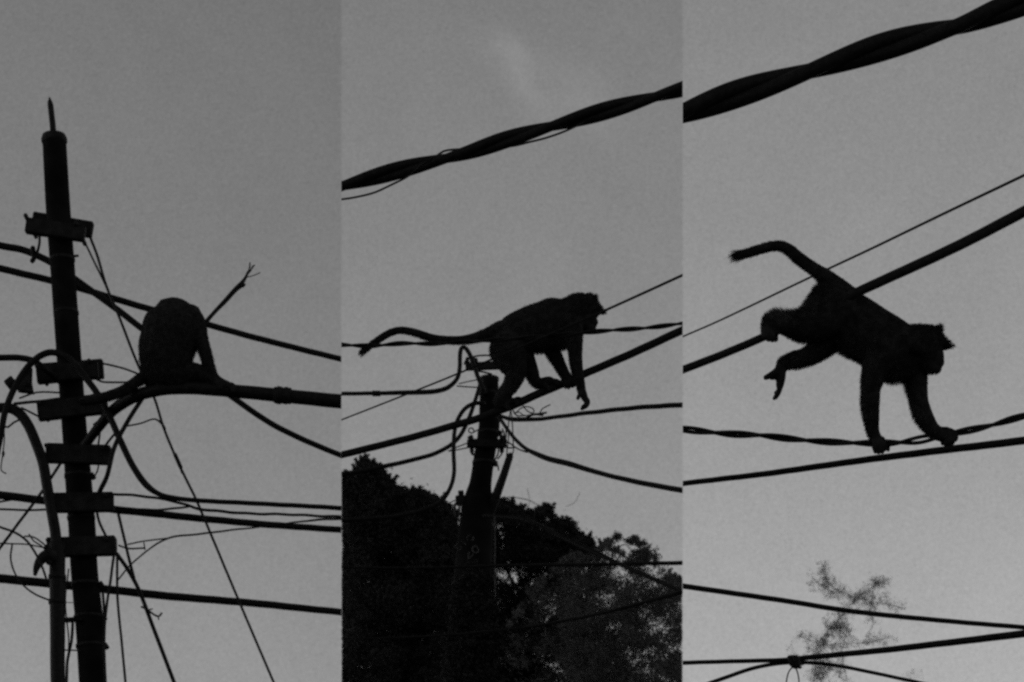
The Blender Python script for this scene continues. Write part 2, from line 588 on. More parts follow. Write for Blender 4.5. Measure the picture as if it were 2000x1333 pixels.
wire(L, 11.95, 3, [(250, 1064), (285, 1057), (327, 1052)], 'tie_wire', 'upper thin wire from the lowest bracket making a small ladder', 'wire')
wire(L, 11.95, 3.6, [(232, 1066), (248, 1071), (284, 1073)], 'tie_wire', 'rough lower wire from the lowest bracket making a small ladder', 'wire', wob=1.0)
wire(L, 11.95, 2.6, [(281, 1060), (283, 1074)], 'tie_wire', 'tiny upright wire closing the small wire ladder', 'wire')
wire(L, 11.9, 5.5, [(222, 1084), (218, 1115), (214, 1145), (206, 1205), (203.5, 1262), (206, 1333)], 'drop_wire', 'thin wire hanging close beside the pole from the lowest bracket', 'wire', wob=0.7)
wire(L, 11.92, 5.5, [(201, 1160), (203, 1185), (205, 1220)], 'drop_wire', 'short thin wire hanging from the lowest cable beside the pole', 'wire', wob=0.7)
wire(L, 11.95, 5.2, [(229, 1084), (229.5, 1167), (237, 1248), (245, 1333)], 'drop_wire', 'thin wire hanging nearly upright right of the pole', 'wire')
wire(L, 11.98, 5.5, [(189, 1000), (194, 1020), (208, 1050)], 'tie_wire', 'bent short wire between the fifth and sixth brackets', 'wire')
wire(L, 11.7, 4.8, [(0, 1030), (30, 1041), (52, 1057), (72, 1086), (84, 1112), (91, 1133)], 'drop_wire', 'curved thin wire hooking down left of the conduit pipe', 'wire')
wire(L, 11.75, 3, [(0, 1062), (45, 1064), (92, 1071)], 'tie_wire', 'level fine wire reaching the conduit from the edge', 'wire', wob=0.6)
wire(L, 11.75, 3.8, [(24, 1062), (21, 1092), (30, 1122), (48, 1146), (69, 1161), (95, 1172)], 'drop_wire', 'looped thin wire hanging from the fine wire down to the conduit', 'wire')
wire(L, 11.75, 3.2, [(48, 1048), (66, 1050), (80, 1058), (92, 1068)], 'tie_wire', 'frayed wire end pointing at the conduit pipe', 'wire', wob=1.2)
wire(L, 11.75, 3, [(56, 1042), (66, 1056), (78, 1064), (92, 1076)], 'tie_wire', 'second frayed wire end crossing the first by the conduit', 'wire', wob=1.2)
wire(L, 12.2, 4.5, [(0, 995), (50, 997), (88, 996)], 'tie_wire', 'thin level wire just under the fifth bracket cable at the edge', 'wire')
wire(L, 12.2, 4, [(0, 981), (30, 976), (86, 975)], 'tie_wire', 'thin wire hugging the underside of the cable at the edge', 'wire')
wire(L, 11.9, 3.6, [(38, 778), (66, 768), (90, 766), (118, 767)], 'tie_wire', 'upper tie wire between the arch and the pole', 'wire', wob=0.5)
wire(L, 11.9, 6, [(28, 789), (60, 787), (90, 783), (120, 779)], 'tie_wire', 'rough lower tie wire between the arch and the pole', 'wire', wob=0.8)
wire(L, 11.9, 4, [(42, 797), (60, 806), (82, 818)], 'tie_wire', 'short slanting tie wire at the third bracket', 'wire')
wire(L, 11.7, 4, [(8, 832), (15, 835), (26, 826), (38, 820)], 'tie_wire', 'tiny bent wire in the fork of the two thick cables', 'wire')
hw = wire(L, 11.7, 2.6, [(8, 838), (8.5, 862), (5, 890), (3, 920), (12, 925)], 'drop_wire', 'fine wire with a small bead hanging at the far edge', 'wire')
V, Fc = sweep([P(6.5, 881, 11.7), P(6.3, 886, 11.7), P(6.5, 892, 11.7)], [x / F * 11.7 for x in (1.6, 3.4, 1.6)], 8)
build('wire_bead', V, Fc, M['rubber'], hw)
wire(L, 11.95, 3, [(134, 1112), (128, 1180), (134, 1250), (130, 1333)], 'tie_wire', 'thin wire in the gap between conduit and pole', 'wire', wob=0.6)
wire(L, 11.97, 6, [(142, 1218), (140, 1250), (132, 1290), (130, 1333)], 'tie_wire', 'thicker wire slanting in the gap between conduit and pole', 'wire')
wire(L, 11.97, 4, [(195, 825), (195, 845), (192, 870)], 'tie_wire', 'short upright tie wire under the third bracket', 'wire', wob=0.8)
wire(L, 11.97, 3, [(182, 830), (205, 812), (228, 790)], 'tie_wire', 'fine wire lying along the bending thick cable', 'wire')
wire(L, 11.97, 3, [(186, 838), (210, 812), (236, 788)], 'tie_wire', 'second fine wire lying along the bending thick cable', 'wire')
wire(L, 11.8, 5, [(205, 872), (216, 858), (224, 848)], 'tie_wire', 'frayed wire end rising above the fourth bracket', 'wire', wob=0.8)
wire(L, 11.9, 3.2, [(193, 908), (190, 922), (184, 932)], 'tie_wire', 'tiny bowed wire below the fourth bracket', 'wire')
tw = wire(L, 12.0, 4, [(276, 1185), (288, 1191), (299, 1200), (310, 1205), (316, 1198)], 'wire_twig', 'crooked twig of loose wire caught on the lower stay', 'wire', wob=0.8)
wire(L, 12.0, 2.5, [(309, 1204), (310, 1211)], 'wire_end', None, parent=tw)
wire(L, 12.0, 2.5, [(290, 1192), (298, 1190)], 'wire_end', None, parent=tw)

# terminal box and horn-shaped insulator
tb = empty('terminal_box', P(22, 748, 11.9))
tag(tb, 'small tilted terminal box on the arching cable left of the pole', 'terminal box')
bar('box_body', (13, 754), (28, 742), 17, -8, 8, 11.9, M['grey_fitting'], tb)
bar('box_lid', (16, 757), (31, 745), 5, -10, 10, 11.88, M['bracket_steel'], tb, 0.002)
cl = empty('cable_clamp', P(52, 742, 11.8))
tag(cl, 'wedge shaped cable clamp filling the gap between arch and second bracket', 'cable clamp')
for dy, nm in ((-9, 'wedge_plate'), (4, 'wedge_plate')):
    s = 11.85 / F
    V = []
    for d in (dy, dy + 6):
        for q in ((34, 764), (58, 712), (62, 718), (61, 745), (65, 768)):
            w = P(q[0], q[1], 11.85)
            w.y += d * s
            V.append(w)
    Fc = [(0, 1, 2, 3, 4), (9, 8, 7, 6, 5)] + [(i, (i + 1) % 5, (i + 1) % 5 + 5, i + 5) for i in range(5)]
    build(nm, V, Fc, M['grey_fitting'], cl, smooth=False)
rod('clamp_bolt', [P(52, 752, 11.78), P(52, 752, 11.92)], 4 / F * 11.8, M['bracket_steel'], cl)
hn = empty('horn_insulator', P(84, 1085, 11.8))
tag(hn, 'dark horn shaped insulator curling out from the conduit pipe', 'insulator')
V, Fc = [], []
s = catmull([(100, 1084, 13), (86, 1088, 11), (77, 1098, 9), (71, 1110, 6.5), (68.5, 1122, 4)], 3)
sweep([P(q[0], q[1], 11.8) for q in s], [q[2] / F * 11.8 for q in s], 14, V=V, Fc=Fc)
build('horn', V, Fc, M['bracket_steel'], hn)
V, Fc = sweep([P(92, 1070, 11.8), P(96, 1098, 11.8)], [7 / F * 11.8] * 2, 12)
build('horn_mount', V, Fc, M['bracket_steel'], hn)
lp = empty('hanging_hook', P(70, 485, 11.9))
tag(lp, 'small curved hook hanging from the top bracket onto a cable', 'hook')
V, Fc = sweep(*[list(z) for z in zip(*[(P(q[0], q[1], 12.05), q[2] / F * 12.05) for q in catmull([(77, 455, 2.6), (77, 475, 2.6), (73, 492, 3), (67, 504, 4.5), (63, 510, 5)], 3)])], sides=10)
build('hook_rod', V, Fc, M['bracket_steel'], lp)
V, Fc = sweep([P(64, 485, 12.05), P(66, 498, 12.05)], [5 / F * 12.05] * 2, 10)
build('hook_clip', V, Fc, M['bracket_steel'], lp)

# frayed stick beside the seated monkey
fs = empty('frayed_cable_end', P(400, 632, 11.95))
tag(fs, 'stiff frayed cable end sticking up beside the seated monkey', 'cable end')
V, Fc = sweep(*[list(z) for z in zip(*[(P(q[0], q[1], 11.95), q[2] / 2 / F * 11.95) for q in catmull([(398, 634, 9), (420, 609, 8), (441, 587, 9.5), (460, 566, 10), (471, 556, 11), (474, 551, 8), (480, 542, 6), (484, 532, 4.5)], 4)])], sides=10)
build('cable_core', V, Fc, M['rubber'], fs)
for pts, d in (([(482, 536), (487, 526), (488, 514)], 3.2), ([(482, 538), (490, 528), (494, 520)], 3.2), ([(480, 541), (488, 531), (497, 518)], 2.4),
               ([(481, 542), (494, 539), (508, 533)], 2.0), ([(468, 560), (475, 560), (478, 556)], 4.5)):
    V, Fc = sweep([P(q[0], q[1], 11.95) for q in catmull(pts, 3)], [d / 2 / F * 11.95] * len(catmull(pts, 3)), 6)
    build('wire_strand', V, Fc, M['metal_wire'], fs)

# ------------------------------------------------------------------ middle view: pole
MD = 13.0
gpm = ground_py(MD)
mroot = empty('utility_pole', P(795, gpm, MD))
tag(mroot, 'leaning dark utility pole with painted figures rising from the trees', 'utility pole', 'utility poles')
pole_mesh([(956, 741, 17), (956, 790, 20), (955.5, 833, 20.5), (946, 892, 20.5), (938, 948, 22), (934, 975, 28), (930, 1020, 32.5), (925, 1100, 36), (905, 1333, 40),
           (850, 2100, 46), (795, gpm + 20, 50)], MD, M['pole_paint'], mroot)
V, Fc = sweep([P(956.2, 738, MD), P(956, 744, MD)], [18.5 / F * MD] * 2, 24, cap=0.1)
build('pole_cap', V, Fc, M['bracket_steel'], mroot)
b1 = bar('bracket', (909, 717), (985, 714), 14, -28, -18, MD, M['bracket_steel'], mroot)
bar('back_bar', (914, 716), (990, 712), 13, 20, 30, MD, M['bracket_steel'], b1)
rod('clamp_bolt', [P(930, 716, MD) + Vector((0, -.1, 0)), P(930, 716, MD) + Vector((0, .1, 0))], 0.011, M['grey_fitting'], b1)
b2 = bar('bracket', (912, 867), (984, 868), 15, -34, -22, MD, M['bracket_steel'], mroot)
bar('back_bar', (918, 866), (990, 867), 15, 22, 34, MD, M['bracket_steel'], b2)
for x in (921, 980):
    rod('clamp_bolt', [P(x, 868, MD) + Vector((0, -.12, 0)), P(x, 868, MD) + Vector((0, .12, 0))], 0.012, M['grey_fitting'], b2)
V, Fc = sweep([P(*q, MD) for q in catmull([(921, 875), (922, 886), (928, 889), (930, 878)], 2)], [2.6 / F * MD] * len(catmull([(921, 875), (922, 886), (928, 889), (930, 878)], 2)), 8)
build('bracket_hook', V, Fc, M['bracket_steel'], b2)
ic = bar('insulator_clamp', (890, 979), (909, 977), 17, -14, 4, MD, M['bracket_steel'], mroot)
bar('clamp_top', (895, 965), (906, 964), 9, -12, 2, MD, M['bracket_steel'], ic, 0.002)
for x in (889, 898, 903):
    pts = [(x, 984), (x - 1, 996), (x + 1.5, 1008)]
    V, Fc = sweep([P(*q, MD - .03) for q in catmull(pts, 3)], [2 / F * MD] * len(catmull(pts, 3)), 6)
    build('chain_link', V, Fc, M['metal_wire'], ic)
V, Fc = sweep([P(996, 891, 12.9), P(985, 925, 12.9), (P(968, 972, 12.95)), P(955, 1005, 13)], [x / F * 13 for x in (6.8, 7.5, 9, 10)], 14, cap=0.5)
fp = build('slanted_tube', V, Fc, M['bracket_steel'], mroot)
V, Fc = sweep([P(999, 887, 12.9), P(996, 891, 12.9)], [4 / F * 13, 6.9 / F * 13], 12, cap=0.4)
build('tube_end_cap', V, Fc, M['grey_fitting'], fp)
for x, y in ((913, 704), (924, 703), (917, 858), (986, 857)):          # spool insulators standing on the bracket ends
    V, Fc = sweep([P(x, y + 5, MD - .06), P(x, y + 2, MD - .06), P(x, y, MD - .06), P(x, y - 2, MD - .06), P(x, y - 5, MD - .06)], [q / F * MD for q in (4.6, 4.2, 2.4, 4.0, 3.4)], 12, cap=0.2)
    build('spool_insulator', V, Fc, M['bracket_steel'], mroot)
for yy, xx, rr in ((770, 956, 19.8), (846, 954, 21.5), (905, 944.5, 22)):
    V, Fc = sweep([P(xx, yy - 3, MD), P(xx - .3, yy + 3, MD)], [rr / F * MD] * 2, 24, cap=0.03)
    st_ = build('pole_strap', V, Fc, M['bracket_steel'], mroot)
    bar('strap_buckle', (xx + rr - 3, yy), (xx + rr + 5, yy + 2), 9, -6, 6, MD, M['bracket_steel'], st_, 0.003)
bar('junction_box', (944, 752), (946, 772), 15, -30, -16, MD, M['bracket_steel'], mroot, 0.004)

# hand-painted figures, thin raised strokes of faded paint lying on the shaft
ox, oy, sc = 860, 1020, 12.12


def on_shaft(px, py):
    cx = 930 + (py - 1020) * (-5 / 80.0)
    rr = (32.5 + (py - 1020) * 3.5 / 80.0) / F * MD
    u = (px - cx) / F * MD
    u = max(-rr * 0.96, min(rr * 0.96, u))
    y = MD - math.sqrt(rr * rr - u * u)
    k = y / MD
    w = P(px, py, y - 0.002)
    return w


strokes = [[(440, 525), (400, 520), (365, 560), (352, 592), (400, 618), (445, 585), (485, 562), (510, 600), (470, 660), (430, 690)],
           [(508, 438), (610, 530)],
           [(705, 308), (640, 350), (650, 425)], [(742, 438), (790, 400), (765, 352)],
           [(690, 700), (668, 862), (735, 815), (770, 770)],
           [(820, 560), (762, 610), (772, 690), (830, 735), (902, 690), (880, 612), (820, 560)]]
for st in strokes:
    pts = catmull(st, 14)
    C = [on_shaft(ox + q[0] / sc, oy + q[1] / sc) for q in pts]
    V, Fc = sweep(C, [1.25 / F * MD] * len(C), 6, kd=0.5, cap=0.5)
    build('painted_figure', V, Fc, M['faded_paint'], mroot)

# ------------------------------------------------------------------ middle view: cables
B = 'mid'
twist(B, 9.4, [(667, 364), (796, 329), (911, 299), (1000, 270), (1143, 228), (1240, 201), (1333, 174)], 8.8, 7.4, 205,
      'upper twisted cable bundle in the middle sky with a loose wire round it', 'cable_bundle', strands=2, phase=-2.8)
wire(B, 9.37, 4, [(667, 390), (690, 386.5), (728, 377.5), (765, 361), (796, 345), (825, 322, 9.33), (854, 304, 9.33), (866, 296), (880, 293), (905, 291.5, 9.45), (960, 290, 9.45), (1005, 285, 9.4), (1034, 278),
      (1062, 271), (1090, 262), (1120, 249), (1150, 233, 9.42), (1180, 214, 9.45)], 'messenger_wire', 'loose thin wire looping round the upper twisted bundle', 'wire', wob=0.1)
walk = wire(B, 10.0, (14, 16), [(667, 889, None, 14), (800, 856, None, 14), (889, 830.5, None, 14.5), (933, 818), (966, 805.5), (997, 794, None, 16), (1056, 768, None, 16), (1105, 747.5, None, 16), (1139, 732), (1222, 696), (1333, 645, None, 16)],
     'power_cable', 'thick black cable climbing to the right that the walking monkey stands on', wob=0.2)
twist(B, (9.8, 9.8), [(667, 674), (727, 676), (786, 671), (840, 672), (900, 669), (1000, 662), (1080, 656), (1144, 650), (1200, 645), (1256, 641.5), (1333, 632)], 2.5, 2.4, 62,
      'thin twisted pair of cables passing the face of the walking monkey', strands=2, phase=0.9)
wire(B, 9.78, (3, 5.5), [(667, 820.5), (817, 761.5), (896, 729.5), (1040, 668), (1180, 607.5), (1333, 538)], 'guy_wire', 'fine straight guy wire rising behind the tail and past the brow of the walking monkey', 'wire', wob=0.0)
up = wire(B, 12.6, (8, 9), [(667, 769), (735, 768.5), (800, 767, None, 9.5), (850, 765, None, 10), (876, 757, None, 9.5), (893, 740), (898, 718), (898.5, 695), (901, 681), (907, 678.5), (915, 688), (925, 712), (934, 738), (944, 762)],
     'looping_cable', 'black cable turning up into a narrow peak beside the pole top under the tail')
V, Fc = sweep([P(728, 769, 12.6), P(742, 769, 12.6)], [5.6 / F * 12.6] * 2, 12, cap=0.3)
build('splice_sleeve', V, Fc, M['rubber'], up)
wire(B, 12.7, (8, 9.5), [(940, 742), (935, 760), (927, 786), (915, 819), (899, 851), (879, 871), (851, 886), (825, 894), (766, 908), (696, 922), (667, 926)],
     'power_cable', 'black cable dropping from the pole top and running off over the left treetop')
wire(B, 12.65, 8.4, [(946, 788), (930, 788), (921, 790.5), (907, 800), (894, 820), (888, 843), (886, 884), (887, 922), (881.5, 948), (869, 971), (855, 984), (820, 998), (766, 1009), (667, 1017)],
     'looping_cable', 'black cable looping out left of the pole and hanging down into the tree')
cr = wire(B, (12.9, 12.5), (7, 10), [(965, 808), (978, 813), (994, 818, None, 8.5), (1017, 819.5, None, 9), (1055, 818), (1100, 813), (1160, 806), (1222, 799), (1333, 791)],
     'power_cable', 'black cable leaving the pole to the right below the hanging hand', wob=0.5)
for pts, d in (([(1028, 817), (1040, 812), (1052, 809.5), (1067, 806.5)], 4.0), ([(1054, 809), (1058, 800), (1066, 795), (1075, 791)], 2.4), ([(1030, 813), (1045, 809), (1060, 811)], 5), ([(1012, 813), (1022, 812), (1034, 812)], 2.5)):
    wire(B, 12.75, d, pts, 'frayed_wire', None, parent=cr, wob=0.6, sides=6)
wire(B, (12.9, 12.4), (7, 11), [(972, 812), (980, 823), (994, 843), (1010, 862), (1028, 877), (1050, 888, None, 10), (1068, 895.5, None, 10.5), (1109, 906, None, 11), (1173, 925), (1244, 942), (1333, 958)],
     'power_cable', 'black cable sagging from the pole below the hanging hand to the seam of the view')
wire(B, 12.5, (4.5, 8.5), [(667, 1108), (802, 1109.5), (1000, 1105), (1208, 1102), (1333, 1100)], 'power_cable', 'level black cable crossing in front of the dark trees', wob=0.2)
wire(B, (12.9, 12.3), (8, 9), [(945, 1008), (967, 1010), (1013, 1014), (1049, 1025), (1102, 1052), (1155, 1077), (1208, 1101), (1262, 1125), (1333, 1156)],
     'power_cable', 'black cable slanting down from the pole across the thinner foliage')
wire(B, 12.5, 3, [(960, 975), (985, 987), (1024, 1012), (1062, 1030), (1120, 1056), (1180, 1084), (1212, 1101)], 'tie_wire', 'thin wire running just above the slanting cable', 'wire', wob=0.4)
wire(B, 12.2, (2.6, 8), [(667, 1248), (837, 1243), (960, 1233), (1049, 1222), (1137, 1206), (1200, 1192), (1262, 1176), (1333, 1156.5)], 'power_cable', 'lowest cable in front of the dark trees meeting the slanting one at the seam', wob=0.2)
T = 'thin wires at the middle pole'
wire(B, 12.8, 2.2, [(896, 750), (912, 746), (932, 742)], 'tie_wire', 'upper of two fine tie wires from the peaked cable to the pole', 'wire')
wire(B, 12.8, 2.6, [(892, 754), (910, 755.5), (932, 757)], 'tie_wire', 'lower of two fine tie wires from the peaked cable to the pole', 'wire')
wire(B, 12.8, 3.4, [(907, 712), (909, 705), (915, 700), (930, 696), (948, 694.5), (966, 695)], 'tie_wire', 'bowed wire over the top bracket behind the monkey', 'wire')
wire(B, 12.8, 3.6, [(932, 725), (945, 727), (960, 731)], 'tie_wire', 'short wire under the top bracket behind the monkey', 'wire')
wire(B, 12.8, 2.4, [(876, 882), (894, 873), (912, 866)], 'tie_wire', 'upper of two fine tie wires to the lower bracket', 'wire')
wire(B, 12.8, 2.4, [(876, 882), (895, 879), (914, 875)], 'tie_wire', 'lower of two fine tie wires to the lower bracket', 'wire')
wire(B, 12.8, 4.5, [(936, 787), (942, 788), (946, 789)], 'tie_wire', 'stub of wire joining the looping cable to the pole', 'wire')
wire(B, 12.8, 3, [(937, 772), (943, 774)], 'tie_wire', 'tiny stub of wire near the pole top', 'wire')
wire(B, 12.8, 2.6, [(940, 839), (932, 840), (926, 844), (920, 846), (915, 842), (917, 837), (923, 837), (926, 843)], 'curled_wire', 'little curl of wire sticking out left of the pole', 'wire')
wire(B, 12.7, 2.4, [(993, 775), (996, 790), (999, 812), (1001, 835), (1002, 860), (1003, 880), (1000, 890)], 'loose_wire', 'fine loose wire hanging from the walked cable to the slanted tube', 'wire', wob=0.3)
wire(B, 12.7, 2.4, [(1003, 778), (998, 800), (993, 830), (993, 858), (990, 880), (989, 890)], 'loose_wire', 'second fine loose wire hanging to the slanted tube', 'wire', wob=0.5)
wire(B, 12.75, 2.4, [(1002, 802), (1007, 807), (1015, 799), (1026, 794.5), (1038, 796.5), (1043, 802), (1041, 806.5), (1034, 806), (1026, 799), (1020, 791)], 'curled_wire', 'open curl of wire above the right hand cable at the pole', 'wire')
wire(B, 12.75, 2, [(1006, 807), (1014, 805), (1022, 811), (1034, 812)], 'curled_wire', 'wavy fine wire lying over the right hand cable', 'wire')
wire(B, 12.75, 2.6, [(1001, 800), (1005, 808), (1012, 813)], 'curled_wire', 'small crossed wire at the start of the right hand cable', 'wire')
wire(B, 12.8, 3, [(984, 863), (994, 865), (1003, 872), (1015, 879), (1030, 884)], 'tie_wire', 'wire from the lower bracket joining the sagging cable', 'wire')
wire(B, 12.8, 3, [(984, 872), (994, 875), (1006, 874)], 'tie_wire', 'short wire stub from the lower bracket', 'wire')
for i, (a, b, lab) in enumerate((((981, 838), (984, 858), 'finest upright wire right of the pole above the lower bracket'), ((988, 842), (985, 862), 'upright wire beside it above the lower bracket'),
                    ((974, 878), (968, 898), 'slanting wire under the lower bracket end'), ((982, 878), (972, 896), 'second slanting wire under the lower bracket end'), ((966, 898), (974, 920), 'short wire beside the slanted tube'))):
    wire(B, 12.85, 3, [a, ((a[0] + b[0]) / 2 + 2, (a[1] + b[1]) / 2), b], 'tie_wire', lab, 'wire', wob=0.6)
wire(B, 12.8, 2.2, [(876, 984), (888, 978), (898, 974)], 'tie_wire', 'upper fine wire to the small clamp on the pole', 'wire')
wire(B, 12.8, 2.2, [(874, 987), (888, 987), (900, 986)], 'tie_wire', 'lower fine wire to the small clamp on the pole', 'wire')
wire(B, 12.7, 2.4, [(966, 1010), (967, 1060), (966.5, 1100), (967, 1160)], 'drop_wire', 'pale thin wire running straight down the side of the pole', 'wire', wob=0.3, m=M['faded_paint'])

# ------------------------------------------------------------------ right view: cables
R_ = 'right'
twist(R_, 8.6, [(1333, 222), (1422, 191), (1517, 160), (1612, 129), (1728, 92), (1830, 62), (1878, 49), (1966, 17), (2060, -16)], 14.2, 11.4, 285,
      'thickest twisted cable bundle crossing the top corner of the right sky', 'cable_bundle', strands=2, phase=-2.2)
wire(R_, 7.9, (3.4, 6), [(1333, 658), (1400, 629), (1589, 539), (1700, 487), (1850, 414.5), (2000, 343)], 'guy_wire', 'fine guy wire rising behind the tail of the climbing monkey', 'wire', wob=0.0)
wire(R_, 7.42, (15.5, 22), [(1333, 723, None, 15.5), (1400, 697, None, 15.5), (1486, 661, None, 16), (1570, 622, None, 17), (1673, 572, None, 19), (1760, 532, None, 20), (1880, 476, None, 21), (2000, 414, None, 22)],
     'power_cable', 'thick black cable rising to the right that crosses the hips of the climbing monkey', wob=0.15)
twist(R_, 7.5, [(1333, 838.5), (1374, 843), (1422, 848), (1490, 851), (1541, 857), (1592, 862), (1633, 864), (1687, 866), (1738, 866), (1785, 861), (1823, 854), (1871, 845), (1932, 832), (2000, 813)], 3.7, 3.6, 88,
      'thin twisted pair of cables gripped by both hands of the climbing monkey', strands=2, phase=0.4, split=(420, 540))
wire(R_, 7.7, (10.5, 16), [(1333, 945), (1500, 925), (1660, 903), (1830, 881), (2000, 861)], 'power_cable', 'straight black cable just below the hands of the climbing monkey', wob=0.2)
wire(R_, 8.2, (11, 9.5), [(1333, 1145), (1524, 1172.5), (1660, 1194), (1830, 1211.5), (2000, 1226)], 'power_cable', 'black cable sloping down to the right across the pale treetop', wob=0.15)
wire(R_, 8.2, (8.5, 15), [(1333, 1295), (1440, 1292, None, 8.5), (1540, 1289, None, 9), (1570, 1285.5, None, 10), (1728, 1270), (1860, 1255), (2000, 1238)], 'power_cable', 'lowest black cable rising to the right above the knotted joint', wob=0.15)
wire(R_, 8.22, (8, 7), [(1391, 1333), (1422, 1322), (1473, 1305), (1524, 1296), (1555, 1294.5), (1592, 1295.5), (1643, 1302), (1694, 1312), (1793, 1333)], 'drooping_cable', 'thin cable drooping both ways from the knotted joint', wob=0.1)
kn = empty('cable_knot', P(1552, 1292, 8.18))
tag(kn, 'lumpy taped knot tying the cables together below the treetop', 'cable knot')
V, Fc = [], []
for i in range(16):
    a = i * 0.9
    q = [(1546 + 10 * (i / 15.0) - 3, 1285), (1549 + 7 * (i / 15.0), 1296), (1552 + 5 * (i / 15.0), 1303)]
    o = 0.022 * math.sin(a * 2)
    C = [P(x + 5 * math.cos(a), y + 2 * math.sin(a), 8.18 + o) for x, y in q]
    sweep(C, [x / F * 8.18 for x in (4.0, 5.0, 2.2)], 8, V=V, Fc=Fc)
build('tape_wrap', V, Fc, M['rubber'], kn)
for pts in ([(1549, 1302), (1541, 1312), (1537, 1325), (1535, 1345)], [(1553, 1302), (1557, 1312), (1560, 1325), (1561, 1345)], [(1556, 1300), (1563, 1306), (1565, 1303)], [(1558, 1296), (1566, 1299), (1572, 1296)]):
    q = catmull(pts, 3)
    V, Fc = sweep([P(x[0], x[1], 8.18) for x in q], [1.4 / F * 8.18] * len(q), 6)
    build('loose_end', V, Fc, M['metal_wire'], kn)


# ------------------------------------------------------------------ monkeys
def limb(V, Fc, D, pts, kd=1.0, sides=16, step=3.0):
    """pts: (px, py, r) or (px, py, r, dy) with r and the depth offset dy in pixels."""
    full = [(p[0], p[1], p[2], p[3] if len(p) > 3 else 0.0) for p in pts]
    s = catmull(full, step)
    sc = D / F
    C, R = [], []
    for q in s:
        C.append(P(q[0], q[1], D + q[3] * sc))
        R.append((max(0.4, q[2]) + 0.6) * sc)
    sweep(C, R, sides, kd=kd, cap=0.85, V=V, Fc=Fc)


def make_monkey(D, chains, voxel, bald, flow, label, fur_px, shaggy=(), n_fur=30000, eyes=(), pale=()):
    V, Fc = [], []
    for ch in chains:
        kd = ch.get('kd', 1.0)
        limb(V, Fc, D, ch['p'], kd)
    me = bpy.data.meshes.new('monkey_rough')
    me.from_pydata([tuple(v) for v in V], [], Fc)
    tmp = bpy.data.objects.new('monkey_rough', me)
    COL.objects.link(tmp)
    rm = tmp.modifiers.new('rm', 'REMESH')
    rm.mode = 'VOXEL'
    rm.voxel_size = voxel
    sm = tmp.modifiers.new('sm', 'SMOOTH')
    sm.factor = 0.5
    sm.iterations = 3
    dg = bpy.context.evaluated_depsgraph_get()
    dg.update()
    body = bpy.data.meshes.new_from_object(tmp.evaluated_get(dg))
    bpy.data.objects.remove(tmp)
    body.name = 'monkey'
    body.materials.clear()
    # fur: short tapering strands rooted on the skin, lying with the coat
    nv = len(body.vertices)
    co = np.empty(nv * 3, np.float32); body.vertices.foreach_get('co', co); co = co.reshape(-1, 3)
    no = np.empty(nv * 3, np.float32); body.vertices.foreach_get('normal', no); no = no.reshape(-1, 3)
    idx = rng.integers(0, nv, n_fur)
    jit = rng.normal(0, voxel * 0.5, (n_fur, 3))
    root = co[idx] + jit - no[idx] * voxel * 0.6
    px = root[:, 0] / root[:, 1] * F + 1000
    py = 666.5 - ((root[:, 2] - CAM_Z) / root[:, 1] - TILT) * F
    ln = np.full(n_fur, fur_px, float)
    for bx, by, br, k in bald:
        d = np.hypot(px - bx, py - by) / br
        ln *= np.clip(k + (1 - k) * np.clip((d - 0.7) / 0.6, 0, 1), 0, 1)
    for bx, by, br, k in shaggy:
        d = np.hypot(px - bx, py - by) / br
        ln *= 1 + (k - 1) * np.clip(1.3 - d, 0, 1)
    ln *= rng.uniform(0.45, 1.25, n_fur) * D / F
    fl = np.zeros((n_fur, 3))
    w = np.zeros(n_fur)
    for fx, fy, vx, vy in flow:
        k = 1.0 / (30.0 + np.hypot(px - fx, py - fy)) ** 3
        fl += k[:, None] * np.array((vx, 0.0, -vy)) / math.hypot(vx, vy)
        w += k
    fl /= w[:, None]
    dr = no[idx] * 0.30 + fl * 0.95 + rng.normal(0, 0.13, (n_fur, 3))
    dr /= np.linalg.norm(dr, axis=1)[:, None]
    side = np.cross(dr, no[idx] + rng.normal(0, 0.3, (n_fur, 3)))
    side /= np.maximum(1e-6, np.linalg.norm(side, axis=1))[:, None]
    wd = (0.34 * D / F) * rng.uniform(0.6, 1.3, n_fur)
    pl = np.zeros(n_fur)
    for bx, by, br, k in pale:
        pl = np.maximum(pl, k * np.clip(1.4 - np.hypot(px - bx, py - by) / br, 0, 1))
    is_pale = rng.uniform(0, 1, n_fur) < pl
    keep = ln > 0.8 * D / F
    o = link_mesh('tailed_monkey', body, M['fur'])
    tag(o, label, 'monkey', 'monkeys on the overhead cables')
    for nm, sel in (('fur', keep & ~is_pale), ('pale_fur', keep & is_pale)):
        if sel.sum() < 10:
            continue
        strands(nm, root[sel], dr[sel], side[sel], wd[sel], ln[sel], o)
    for ex, ey, er, edy in eyes:
        w = P(ex, ey, D + edy * D / F)
        V2, F2 = sweep([w + Vector((-er * .3, 0, 0)) * D / F, w + Vector((er * .3, 0, 0)) * D / F], [er * D / F] * 2, 10, cap=0.8)
        build('eye', V2, F2, M['eye'], o)
    return o


def strands(nm, root, dr, side, wd, ln, o):
    n = len(root)
    mid = root + dr * ln[:, None] * 0.55
    droop = np.zeros((n, 3)); droop[:, 2] = -0.12
    tip = root + (dr + droop) * ln[:, None]
    FV = np.stack([root - side * wd[:, None], root + side * wd[:, None], mid + side * wd[:, None] * 0.8, mid - side * wd[:, None] * 0.8, tip], 1).reshape(-1, 3)
    fm = bpy.data.meshes.new(nm)
    i = np.arange(n) * 5
    quads = np.stack([i, i + 1, i + 2, i + 3], 1)
    tris = np.stack([i + 3, i + 2, i + 4], 1)
    fm.from_pydata(FV.tolist(), [], quads.tolist() + tris.tolist())
    f = link_mesh(nm, fm, M[nm], o)
    f['kind'] = 'stuff'


